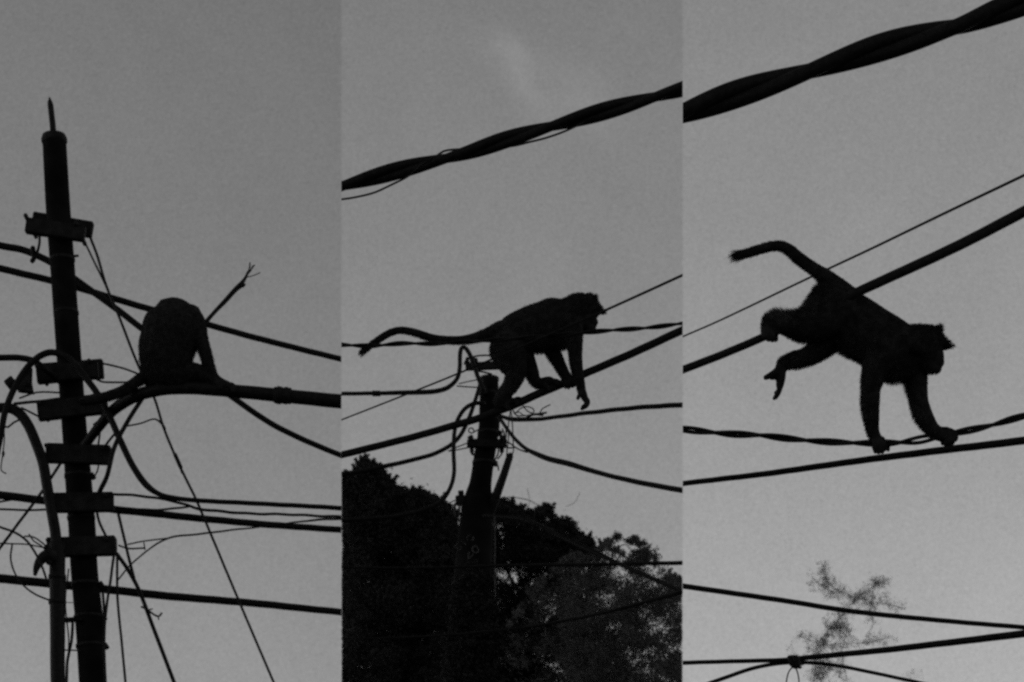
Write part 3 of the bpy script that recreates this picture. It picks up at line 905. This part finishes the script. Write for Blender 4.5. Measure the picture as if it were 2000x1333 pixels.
# seated monkey, seen from behind
ch = [
    dict(kd=0.8, p=[(323, 719, 48), (324, 708, 51), (325, 690, 52.5), (331, 660, 56), (337, 633, 55), (341, 619, 43, 6)]),
    dict(kd=0.9, p=[(350, 650, 42, 2), (357, 624, 38, 4)]),
    dict(kd=0.9, p=[(340, 630, 38, 20), (341, 628, 36, 48), (341, 640, 30, 62)]),                 # bowed head
    dict(p=[(322, 606, 11, 12), (317, 590, 5, 12)]),                                                # ear tip
    dict(p=[(372, 617, 22, 6), (386, 632, 16, -2), (392, 660, 14, -6), (401, 690, 12.2, -8), (409, 718, 11.2, -6), (418, 738, 10, -2), (430, 748, 9.5), (444, 753, 8)]),
    dict(p=[(440, 752, 5, -10), (452, 757, 4.4, -14), (456, 765, 3.8, -15)]), dict(p=[(440, 751, 4.8, -4), (454, 754, 4.2, -8), (460, 761, 3.6, -13)]),
    dict(p=[(440, 751, 4.8, 4), (455, 753, 4.2, 8), (460, 762, 3.6, 14)]), dict(p=[(440, 752, 4.6, 10), (450, 754, 4.2, 14), (454, 763, 3.6, 16)]),
    dict(p=[(432, 750, 4.6, -10), (430, 759, 4, -14)]),
    dict(p=[(296, 640, 18, 26), (285, 680, 14, 46), (296, 720, 11, 52), (312, 742, 9, 40)]),       # far arm in front of the chest
    dict(p=[(345, 735, 24, 0), (378, 727, 18, 2), (402, 735, 14, 0), (422, 748, 9, -4), (436, 757, 6, -8)]),
    dict(p=[(305, 735, 24, 10), (300, 745, 17, 40), (306, 752, 11, 20), (312, 756, 8, -6)]),
    dict(p=[(300, 722, 15), (283, 735, 12), (268, 745, 10.5), (249, 759, 10), (230, 768, 9.6), (205, 776, 9), (180, 781, 8.6, 8), (160, 784, 7, 20)]),  # tail
]
make_monkey(11.6, ch, 0.0042, [(450, 757, 22, 0.0), (428, 752, 16, 0.2), (312, 752, 14, 0.3)],
            [(330, 600, 0.2, 1), (330, 700, 0, 1), (395, 670, 0.3, 1), (230, 768, -1, 0.5), (340, 640, 0, 1)],
            'hunched monkey seated on the thick cable with its back turned', 4.6, [(300, 700, 40, 1.5), (345, 590, 30, 1.3), (400, 690, 30, 1.4)], n_fur=60000)

# walking monkey
ch = [
    dict(kd=0.74, p=[(984, 664, 28), (1000, 656, 37), (1020, 648, 41), (1042, 642, 45), (1065, 637, 47), (1087, 630, 48), (1106, 624, 40)]),
    dict(kd=0.8, p=[(1088, 642, 40), (1104, 626, 39), (1118, 614, 34), (1132, 608, 31)]),
    dict(kd=0.85, p=[(1122, 606, 30), (1138, 605, 30), (1148, 604, 26)]),
    dict(kd=0.9, p=[(1136, 594, 18), (1154, 588, 11.5), (1163, 583, 5)]),
    dict(kd=1.6, p=[(1148, 596, 18), (1158, 598, 12)]), dict(kd=1.6, p=[(1150, 592, 16), (1162, 595, 7.5), (1171, 604, 4.5)]),
    dict(kd=2.0, p=[(1153, 602, 10), (1167, 606.5, 6.5), (1178, 610, 3)]),
    dict(kd=0.85, p=[(1138, 618, 24), (1151, 624, 18), (1158, 631, 10.5)]),
    dict(kd=0.9, p=[(1140, 630, 19), (1151, 638, 12), (1157, 641, 8)]),
    dict(p=[(1128, 612, 7, -24), (1122, 608, 6.5, -30)]), dict(p=[(1128, 612, 7, 24), (1122, 608, 6.5, 30)]),
    dict(p=[(1112, 636, 28, -12), (1120, 660, 18.5, -18), (1123, 678, 14.5, -20), (1124, 700, 12.6, -22), (1128, 728, 11.2, -22), (1133, 748, 9.2, -21), (1136, 765, 8, -18)]),
    dict(kd=1.5, p=[(1137, 764, 7, -18), (1141, 775, 6.6, -17), (1144, 782, 5, -17)]),
    dict(p=[(1143, 777, 3.8, -26), (1147, 785, 3.6, -27), (1144, 792, 3.4, -27), (1137, 796, 2.8, -26)]),
    dict(p=[(1144, 777, 3.8, -20), (1149, 785, 3.7, -20), (1146, 793, 3.5, -20), (1136, 799, 2.9, -19)]),
    dict(p=[(1144, 778, 3.8, -14), (1148, 786, 3.6, -14), (1145, 794, 3.4, -14), (1137, 798, 2.9, -14)]),
    dict(p=[(1143, 777, 3.6, -9), (1146, 784, 3.3, -9), (1143, 791, 3.1, -9), (1138, 794, 2.6, -9)]),
    dict(p=[(1136, 766, 4.4, -24), (1131, 773, 3.6, -27), (1128.5, 779, 3, -27)]),
    dict(p=[(1078, 648, 30, 12), (1077, 668, 19, 15), (1081, 686, 14.6, 16), (1091, 708, 12, 15), (1104, 733, 10, 12), (1112, 742, 8.8, 4)]),
    dict(p=[(1110, 740, 5, -8), (1118, 741, 4.2, -12), (1122, 748, 3.8, -13), (1118, 755, 3.2, -9)]), dict(p=[(1112, 738, 5, -2), (1121, 738, 4.2, -9), (1126, 745, 3.8, -13), (1122, 753, 3.2, -9)]),
    dict(p=[(1108, 742, 5, 4), (1114, 746, 4.2, -10), (1114, 753, 3.8, -12), (1110, 757, 3.2, -6)]), dict(p=[(1106, 743, 5, 8), (1107, 748, 4.2, 13), (1110, 756, 3.6, 8)]),
    dict(p=[(1106, 742, 4.6, 0), (1104, 748, 4.2, -12), (1106, 756, 3.4, -9)]),
    dict(p=[(990, 678, 33, -12), (1000, 704, 29, -16), (1007, 727, 21, -17), (999, 750, 16.2, -15), (984, 771, 13.5, -12), (975, 785, 12, -8), (978, 793, 9, -4)]),
    dict(kd=1.3, p=[(976, 791, 8.5, -4), (990, 788, 7, -4), (1004, 783, 5, -4)]),
    dict(p=[(998, 785, 4, -8), (1008, 783, 3.6, -13), (1010, 790, 3.2, -14)]), dict(p=[(998, 785, 4, 0), (1012, 779, 3.8, 0), (1017, 780, 3.2, -6)]), dict(p=[(984, 792, 4.2, -8), (992, 795, 3.8, -13), (994, 801, 3, -12)]),
    dict(p=[(1012, 684, 30, 12), (1027, 704, 19, 15), (1038, 726, 14, 15), (1045, 743, 11, 11), (1054, 750, 9.5, 6)]),
    dict(kd=1.1, p=[(1050, 750, 9, 6), (1062, 748, 9.5, 3), (1073, 746, 9.5), (1082, 749, 7)]),
    dict(p=[(1078, 745, 4.6, -6), (1088, 746, 4.2, -11), (1091, 752, 3.4, -12)]), dict(p=[(1078, 745, 4.6, 3), (1089, 745, 4, 6), (1092, 750, 3.4, 10)]), dict(p=[(1064, 752, 5, -6), (1070, 757, 4.2, -12), (1072, 763, 3.4, -12)]),
    dict(p=[(1000, 650, 26), (980, 645, 18), (958, 651, 12.5), (932, 659, 9.4), (908, 664, 8), (885, 665, 7.4), (860, 663.5, 7.2), (840, 659.5, 7), (817, 652, 6.8), (800, 647.5, 6.6), (784, 645.5, 6.4), (767, 648.5, 6.4), (750, 657, 6.4), (735, 667, 6.2), (722, 676.5, 5.8), (710, 686, 5)]),
]
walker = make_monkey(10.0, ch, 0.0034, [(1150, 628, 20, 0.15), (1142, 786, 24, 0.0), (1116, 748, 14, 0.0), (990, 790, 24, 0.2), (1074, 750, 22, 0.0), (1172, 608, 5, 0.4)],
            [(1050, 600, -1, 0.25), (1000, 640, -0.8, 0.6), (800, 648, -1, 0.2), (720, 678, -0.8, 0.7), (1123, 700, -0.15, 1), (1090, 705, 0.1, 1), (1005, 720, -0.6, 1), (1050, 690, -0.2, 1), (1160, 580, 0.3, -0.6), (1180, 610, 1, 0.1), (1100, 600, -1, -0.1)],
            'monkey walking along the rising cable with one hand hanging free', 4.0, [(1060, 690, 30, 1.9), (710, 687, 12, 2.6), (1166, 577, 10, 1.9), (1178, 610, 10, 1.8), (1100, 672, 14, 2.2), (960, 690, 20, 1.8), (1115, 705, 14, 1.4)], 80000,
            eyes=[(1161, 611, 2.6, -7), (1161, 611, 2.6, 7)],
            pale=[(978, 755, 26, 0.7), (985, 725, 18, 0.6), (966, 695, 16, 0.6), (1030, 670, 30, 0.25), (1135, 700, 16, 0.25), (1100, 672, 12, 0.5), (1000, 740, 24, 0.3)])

# climbing monkey
ch = [
    dict(kd=0.72, p=[(1630, 604, 46), (1652, 622, 54), (1676, 639, 56.5), (1702, 655, 55.5), (1728, 672, 56.5), (1748, 686, 57), (1768, 690, 50)]),
    dict(kd=0.85, p=[(1755, 682, 50), (1776, 682, 46), (1794, 679, 43.5), (1806, 679, 42)]),
    dict(kd=0.85, p=[(1812, 660, 24), (1827, 651, 14.5), (1835, 645, 7)]),
    dict(kd=1.4, p=[(1814, 668, 27), (1827, 668, 18)]), dict(kd=1.5, p=[(1818, 660, 20), (1834, 661, 9), (1848, 672, 5)]),
    dict(kd=2.0, p=[(1832, 672, 11), (1846, 675.5, 7.5), (1857, 677, 3)]),
    dict(kd=0.85, p=[(1812, 688, 32), (1826, 700, 20), (1831, 709, 14)]),
    dict(kd=0.85, p=[(1810, 704, 28), (1821, 715, 17), (1830, 720, 10.5)]),
    dict(p=[(1797, 684, 9, -34), (1789, 679, 8.5, -42)]), dict(p=[(1797, 684, 9, 34), (1789, 679, 8.5, 42)]),
    dict(p=[(1726, 692, 38, -14), (1708, 728, 25, -20), (1701, 758, 19, -20), (1700, 785, 18, -18), (1702, 815, 15, -12), (1706, 845, 11.5, -6), (1713, 860, 11, -2), (1720, 864, 9)]),
    dict(p=[(1710, 860, 5, -8), (1706.5, 871, 4, -12), (1709.5, 884, 2.9, -8)]), dict(p=[(1714, 860, 5, -9), (1714, 873, 4, -13), (1716.5, 885.5, 2.9, -8)]),
    dict(p=[(1719, 860, 5, -9), (1721.5, 873, 4, -13), (1724, 884.5, 2.9, -8)]), dict(p=[(1723, 858, 5, -7), (1728, 869, 3.8, -12), (1730, 879, 2.7, -8)]),
    dict(p=[(1722, 860, 5, 6), (1733, 867, 3.8, 10), (1735, 880, 2.8, 8)]),
    dict(p=[(1778, 700, 36, 14), (1788, 730, 24, 18), (1792, 760, 19.5, 18), (1795, 785, 18, 16), (1806, 813, 16, 10), (1821, 838, 13.5, 4), (1834, 848, 12.5)]),
    dict(kd=1.1, p=[(1832, 848, 12.5), (1846, 849, 14), (1858, 850, 11.5)]),
    dict(p=[(1858, 846, 6, -6), (1867, 851, 5, -10), (1866, 859, 4.4, -10)]), dict(p=[(1856, 848, 6, -10), (1862, 857, 5, -14), (1860, 866, 4, -10)]),
    dict(p=[(1852, 850, 6, -11), (1856, 861, 5, -14), (1853, 869, 3.8, -8)]), dict(p=[(1848, 850, 6, -10), (1850, 862, 4.8, -13), (1846, 869, 3.6, -8)]),
    dict(p=[(1840, 852, 6, 4), (1845, 860, 4.6, 10), (1841, 867, 3.8, 6)]),
    dict(p=[(1628, 604, 50, -12), (1602, 626, 38, -24), (1575, 638, 30, -32), (1548, 635, 24, -42), (1526, 632, 19.5, -48), (1509, 632, 18, -50), (1500, 644, 13.5, -50)]),
    dict(p=[(1498, 640, 12, -52), (1493, 650, 7, -60), (1494, 659, 5, -62)]), dict(p=[(1502, 644, 10, -54), (1500, 655, 6, -62), (1501, 664, 4.4, -60)]),
    dict(p=[(1506, 646, 9, -54), (1507, 657, 6, -62), (1509, 665, 4.4, -60)]), dict(p=[(1508, 646, 9, -46), (1514, 656, 5.4, -42), (1515, 664, 4.6, -44)]),
    dict(p=[(1638, 632, 42, 12), (1607, 674, 26, 18), (1577, 696, 18.4, 18), (1548, 704, 15.6, 16), (1530, 713, 13, 14), (1524, 724, 11, 14)]),
    dict(p=[(1524, 722, 9.5, 10), (1510, 731, 6.6, 8), (1495, 738, 4.6, 6)]),
    dict(p=[(1520, 728, 7, 12), (1511, 737, 5, 14), (1506, 739, 3.4, 14)]),
    dict(kd=1.3, p=[(1526, 722, 9.4, 14), (1525, 740, 8.6, 14), (1523, 754, 7.2, 14)]),
    dict(p=[(1522, 750, 4.2, 6), (1520, 764, 3.8, 5), (1512, 779, 3.2, 4)]), dict(p=[(1524, 750, 4.2, 12), (1522, 766, 3.8, 12), (1515, 778, 3.2, 12)]),
    dict(p=[(1525, 750, 4.2, 17), (1523, 764, 3.6, 18), (1518, 774, 3, 18)]), dict(p=[(1526, 748, 4, 22), (1524, 760, 3.4, 23), (1514, 768, 2.8, 23)]),
    dict(p=[(1650, 590, 34), (1632, 562, 21), (1611, 541, 14.5), (1589, 526, 12), (1560, 505, 11.4), (1543, 489.5, 10.4), (1527, 481.5, 9.6), (1508, 481.5, 9), (1480, 489, 8.8), (1456, 496, 8.4), (1444, 499, 7)]),
]
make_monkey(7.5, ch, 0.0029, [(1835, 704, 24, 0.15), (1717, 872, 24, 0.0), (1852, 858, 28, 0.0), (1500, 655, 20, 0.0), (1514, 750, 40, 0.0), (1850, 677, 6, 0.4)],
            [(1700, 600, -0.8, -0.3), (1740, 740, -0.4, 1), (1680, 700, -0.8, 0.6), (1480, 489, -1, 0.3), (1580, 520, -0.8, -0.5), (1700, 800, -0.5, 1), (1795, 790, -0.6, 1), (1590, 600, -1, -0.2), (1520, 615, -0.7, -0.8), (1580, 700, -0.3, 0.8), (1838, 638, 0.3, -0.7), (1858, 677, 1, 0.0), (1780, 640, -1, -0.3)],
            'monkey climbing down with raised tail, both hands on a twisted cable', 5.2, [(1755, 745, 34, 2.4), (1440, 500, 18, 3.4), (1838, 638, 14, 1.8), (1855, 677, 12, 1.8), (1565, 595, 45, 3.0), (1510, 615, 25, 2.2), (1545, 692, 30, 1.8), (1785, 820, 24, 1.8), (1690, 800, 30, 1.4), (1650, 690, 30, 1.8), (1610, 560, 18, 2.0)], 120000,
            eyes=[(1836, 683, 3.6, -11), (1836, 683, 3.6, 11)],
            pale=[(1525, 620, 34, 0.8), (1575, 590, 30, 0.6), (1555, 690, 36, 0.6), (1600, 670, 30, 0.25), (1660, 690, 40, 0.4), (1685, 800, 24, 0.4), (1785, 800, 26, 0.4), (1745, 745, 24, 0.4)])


# ------------------------------------------------------------------ trees
def leaf_mesh(cent, size, D, view):
    n = len(cent)
    ax = rng.normal(0, 1, (n, 3)); ax /= np.linalg.norm(ax, axis=1)[:, None]
    t = rng.normal(0, 1, (n, 3)); t -= ax * (t * ax).sum(1)[:, None]; t /= np.linalg.norm(t, axis=1)[:, None]
    b = np.cross(ax, t)
    l = size * rng.uniform(0.6, 1.35, n)[:, None]
    w = l * rng.uniform(0.35, 0.55, n)[:, None]
    V = np.stack([cent - ax * l * 0.5, cent + t * w * 0.5 + b * w * 0.12, cent + ax * l * 0.5, cent - t * w * 0.5 + b * w * 0.12], 1)
    lo, hi = {'mid': (-K, K), 'right': (K, 9)}[view]
    k = V[:, :, 0] / V[:, :, 1]
    ok = (k > lo).all(1) & (k < hi).all(1)
    V = V[ok].reshape(-1, 3)
    i = np.arange(len(V) // 4) * 4
    return V, np.concatenate([np.stack([i, i + 1, i + 2], 1), np.stack([i, i + 2, i + 3], 1)])


def tree(name, label, D, view, clumps, leaves, size_px, m, trunk, depth, twigs=(), n_limbs=40):
    """clumps: rows of (px, py, sigma px). The crown is thousands of leaves gathered in clumps on twigs."""
    sc = D / F
    gy_ = ground_py(D)
    root = empty(name, P(trunk[-1][0], gy_, D))
    tag(root, label, 'tree', 'trees beyond the cables')
    tp = [(q[0], q[1], q[2]) for q in trunk] + [(trunk[-1][0], gy_ + 15, trunk[-1][2] * 1.3)]
    s = catmull(tp, 14)
    V, Fc = sweep([P(q[0], q[1], D) for q in s], [q[2] * sc for q in s], 12, cap=0.3)
    build('trunk', V, Fc, M['bark'], root)
    n = len(clumps)
    off = rng.uniform(-depth, depth, n)
    cen = np.repeat(np.arange(n), leaves)
    px = clumps[cen, 0] + rng.normal(0, 1, len(cen)) * clumps[cen, 2]
    py = clumps[cen, 1] + rng.normal(0, 0.85, len(cen)) * clumps[cen, 2]
    d = D + off[cen] + rng.normal(0, 1, len(cen)) * clumps[cen, 2] * sc
    small = clumps[cen, 2] < 3.3
    drop = small & (rng.uniform(0, 1, len(cen)) > 0.16)
    px, py, d = px[~drop], py[~drop], d[~drop]
    C = np.stack([(px - 1000) / F * d, d, CAM_Z + ((666.5 - py) / F + TILT) * d], 1)
    LV, LF = leaf_mesh(C, size_px * sc, D, view)
    me = bpy.data.meshes.new('crown')
    me.vertices.add(len(LV)); me.vertices.foreach_set('co', LV.ravel().astype(np.float32))
    me.loops.add(len(LF) * 3); me.polygons.add(len(LF))
    me.loops.foreach_set('vertex_index', LF.ravel().astype(np.int32))
    me.polygons.foreach_set('loop_start', (np.arange(len(LF)) * 3).astype(np.int32))
    me.polygons.foreach_set('loop_total', np.full(len(LF), 3, np.int32))
    me.update(calc_edges=True)
    c = link_mesh('crown', me, m, root, smooth=False)
    c['kind'] = 'stuff'
    # limbs from the trunk out to some of the clumps
    V, Fc = [], []
    tx = np.array([q[0] for q in s]); ty = np.array([q[1] for q in s])
    lo, hi = {'mid': (667, 1333), 'right': (1333, 2000)}[view]
    for k in rng.choice(n, min(n, n_limbs), replace=False):
        x, y = clumps[k, 0], clumps[k, 1]
        j = int(np.argmin(np.abs(ty - (y + 90 + 0.5 * abs(x - trunk[0][0])))))
        x0, y0 = tx[j], ty[j]
        q = catmull([(x0, y0, 0.0, 5.0), ((x0 * 0.45 + x * 0.55), y0 * 0.6 + y * 0.4 - 8, off[k] * 0.5, 3.0), (x, y, off[k], 1.0)], 14)
        q = [z for z in q if lo + 4 < z[0] < hi - 4]
        if len(q) > 2:
            sweep([P(z[0], z[1], D + z[2]) for z in q], [z[3] * sc for z in q], 5, cap=0.3, V=V, Fc=Fc)
    for tw_ in twigs:
        q = catmull([(z[0], z[1], z[2]) for z in tw_], 6)
        sweep([P(z[0], z[1], D) for z in q], [z[2] * 0.5 * sc for z in q], 5, cap=0.3, V=V, Fc=Fc)
    if V:
        build('limbs', V, Fc, M['bark'], root)['kind'] = 'stuff'
    return root


def fill(x0, x1, top, bottom, n, sig, thin=None, inset=0.9):
    out = []
    t0x, t0y = zip(*top)
    tx = list(np.arange(min(t0x), max(t0x) + 1, 6.0))
    walk_, ty = 0.0, []
    for x in tx:                      # a ragged edge: clumps of different height side by side
        walk_ = 0.55 * walk_ + random.uniform(-6, 8)
        ty.append(float(np.interp(x, t0x, t0y)) + walk_)
    while len(out) < n:
        x = random.uniform(x0, x1)
        y = random.uniform(min(ty), bottom)
        sg = random.uniform(*sig)
        if y - sg * inset < max(np.interp(x, tx, ty), np.interp(x - 0.8 * sg, tx, ty), np.interp(x + 0.8 * sg, tx, ty)):
            continue
        if thin and random.random() > thin(x, y):
            continue
        out.append((x, y, sg))
    # sprigs: little leafy shoots that stand out past the outline
    for i in range(int((x1 - x0) / 4)):
        x = random.uniform(x0, x1)
        y = np.interp(x, tx, ty) + 3
        if thin and random.random() > 0.4 + 0.6 * thin(x, y): continue
        ux, L_ = random.uniform(-0.9, 0.9), random.uniform(5, 17)
        for k in range(4):
            out.append((x + ux * L_ * k / 3, y - L_ * k / 3, 3.2 - 0.7 * k))
    # fringe: small tufts just at the outline keep it ragged
    for i in range(int((x1 - x0) / 5)):
        x = random.uniform(x0, x1)
        sg = random.uniform(2.5, 6)
        y = np.interp(x, tx, ty) + random.uniform(-1, 9)
        if thin is None or random.random() < 0.3 + 0.7 * thin(x, y):
            out.append((x, y, sg))
    return np.array(out)


topL = [(640, 950), (667, 943), (681, 938), (699, 926), (702, 905), (713, 899), (726, 912), (740, 905), (747, 930), (763, 943), (777, 964), (791, 978), (802, 968), (820, 975), (841, 975), (859, 979), (873, 994), (886, 1012), (900, 1040), (930, 1075), (960, 1100)]
cl = np.concatenate([fill(655, 950, topL, 1470, 1500, (8, 18)), fill(655, 890, topL, 1010, 130, (3, 6), inset=1.2), fill(690, 752, topL, 960, 60, (3, 6), inset=1.1)])
tree('leafy_tree', 'dense dark tree with a tufted peak left of the middle pole', 20.0, 'mid', cl, 200, 7.0, M['leaf_dark'], [(790, 1180, 5), (800, 1333, 12), (806, 1600, 18)], 0.9)
holes = [(997, 1122, 24, 0.06), (978, 1036, 16, 0.2), (1100, 1108, 22, 0.35), (1212, 1122, 20, 0.08), (1085, 1180, 26, 0.3), (1284, 1226, 24, 0.1), (1180, 1170, 22, 0.3), (1250, 1290, 26, 0.4), (1140, 1290, 18, 0.35), (1228, 1275, 12, 0.2), (1325, 1185, 14, 0.2), (1305, 1235, 14, 0.2)]


def thin_right(x, y):
    v = 1.0
    for hx, hy, hr, k in holes:
        d = math.hypot((x - hx), (y - hy)) / hr
        if d < 1.25: v = min(v, k + (1 - k) * max(0, d - 0.55) / 0.7)
    return v


topM = [(890, 1060), (930, 1010), (967, 984), (995, 985), (1010, 997), (1031, 1004), (1049, 1011), (1058, 998), (1077, 998), (1084, 1024), (1100, 1021), (1116, 1020), (1123, 1046), (1140, 1058), (1152, 1056), (1165, 1076), (1190, 1110), (1230, 1170), (1260, 1240)]
cl = np.concatenate([fill(900, 1190, topM, 1470, 800, (7, 14), lambda x, y: thin_right(x, y) * min(1.0, max(0.0, (1215 - x) / 120.0))), fill(965, 1165, topM, 1090, 140, (3, 6), thin_right, inset=1.1)])
arc = [[(960, 977, 2), (974, 973.5, 1.8), (1002, 972, 1.8), (1031, 977, 1.6), (1052, 988, 1.6), (1066, 1000, 2)], [(1105, 990, 1.0), (1122, 982, 1.0), (1133, 963, 1.0)], [(1020, 1004, 2), (1034, 985, 1.2), (1030, 955, 1)]]
tree('leafy_tree', 'dark tree behind the slanting cable right of the middle pole', 21.0, 'mid', cl, 180, 6.5, M['leaf_dark'], [(1040, 1200, 4), (1030, 1333, 10), (1024, 1600, 18)], 0.9, arc, 12)
topR = [(1120, 1110), (1162, 1072), (1173, 1066), (1200, 1068), (1240, 1085), (1279, 1094), (1290, 1104), (1333, 1134), (1350, 1140)]
cl = np.concatenate([fill(1105, 1345, topR, 1480, 900, (6, 15), lambda x, y: thin_right(x, y) * (0.42 if y < 1125 else 0.75 if y < 1200 else 1.0)), fill(985, 1130, [(985, 1230), (1030, 1165), (1075, 1120), (1110, 1090), (1160, 1075)], 1360, 90, (7, 15), lambda x, y: (x - 960) / 170.0)])
ex = []
for (ax_, ay_), (bx_, by_) in (((1180, 1066), (1206, 1048)), ((1206, 1048), (1246, 1062)), ((1240, 1080), (1280, 1072)), ((1235, 1055), (1262, 1066)), ((1255, 1084), (1278, 1088))):
    for k in range(7):
        t = k / 6
        ex.append((ax_ + (bx_ - ax_) * t + random.gauss(0, 3), ay_ + (by_ - ay_) * t + random.gauss(0, 3), random.uniform(2.5, 4.5)))
cl = np.concatenate([cl, np.array(ex)])
lv = 130
tw_ = [[(1200, 1110, 4), (1196, 1080, 3), (1206, 1050, 1.5)], [(1196, 1082, 2.4), (1220, 1064, 2), (1246, 1084, 1.6), (1280, 1073, 1.2)], [(1128, 1115, 4), (1136, 1170, 4), (1142, 1210, 5)]]
tree('feathery_tree', 'thinner paler tree with feathery twigs at the seam of the middle view', 19.3, 'mid', cl, lv, 5.6, M['leaf_pale'], [(1207, 1300, 3), (1205, 1360, 8), (1200, 1600, 15)], 1.1, tw_, 0)

# climber on the lower part of the middle pole
cl = np.concatenate([fill(884, 962, [(880, 1150), (905, 1122), (925, 1104), (945, 1128), (965, 1145)], 1470, 260, (5, 11)), fill(868, 980, [(860, 1260), (920, 1180), (985, 1250)], 1470, 160, (6, 12))])
o_ = tree('climbing_plant', 'dark leafy climber covering the lower part of the middle pole', 12.78, 'mid', cl, 60, 8.0, M['leaf_dark'], [(925, 1180, 2), (918, 1333, 3), (905, 1500, 4)], 0.05, (), 0)
o_['category'] = 'plant'
del o_['group']

# faint treetop in the right view
cl = []
branches = [[(1655, 1333), (1640, 1240), (1650, 1195), (1672, 1170)], [(1672, 1170), (1630, 1150), (1612, 1125), (1606, 1102)], [(1630, 1160), (1600, 1140), (1585, 1128)], [(1672, 1170), (1700, 1150), (1722, 1126)], [(1680, 1180), (1720, 1178), (1768, 1190)],
            [(1650, 1195), (1620, 1230), (1605, 1262)], [(1620, 1230), (1652, 1226), (1660, 1245)], [(1605, 1262), (1580, 1250), (1560, 1242)], [(1700, 1190), (1705, 1220), (1690, 1245)], [(1605, 1262), (1640, 1258), (1700, 1255), (1740, 1244)],
            [(1605, 1265), (1595, 1290), (1590, 1333)], [(1600, 1285), (1625, 1310), (1640, 1300)], [(1595, 1290), (1570, 1285), (1550, 1278)], [(1610, 1290), (1600, 1320), (1610, 1345)]]
wts = [0.5, 1.1, 0.7, 1.2, 0.5, 1.2, 1.0, 0.8, 0.5, 0.3, 0.9, 1.1, 0.3, 1.2]
for brn, wt in zip(branches, wts):
    q = catmull([(a, b) for a, b in brn], 5)
    for z in q:
        for k in range(3):
            if random.random() < wt * 0.95:
                cl.append((z[0] + random.gauss(0, 7.5), z[1] + random.gauss(0, 7.5), random.uniform(2.5, 6)))
for x, y in ((1680, 1165), (1690, 1172), (1672, 1178), (1700, 1165), (1720, 1130), (1712, 1140), (1622, 1165), (1618, 1245), (1612, 1255), (1640, 1230), (1780, 1325), (1600, 1320), (1618, 1330)):
    for k in range(4):
        cl.append((x + random.gauss(0, 7), y + random.gauss(0, 7), random.uniform(4, 7)))
cl = np.array(cl)
tw_ = [[(b[0], b[1], 1.5) for b in brn] for brn in branches]
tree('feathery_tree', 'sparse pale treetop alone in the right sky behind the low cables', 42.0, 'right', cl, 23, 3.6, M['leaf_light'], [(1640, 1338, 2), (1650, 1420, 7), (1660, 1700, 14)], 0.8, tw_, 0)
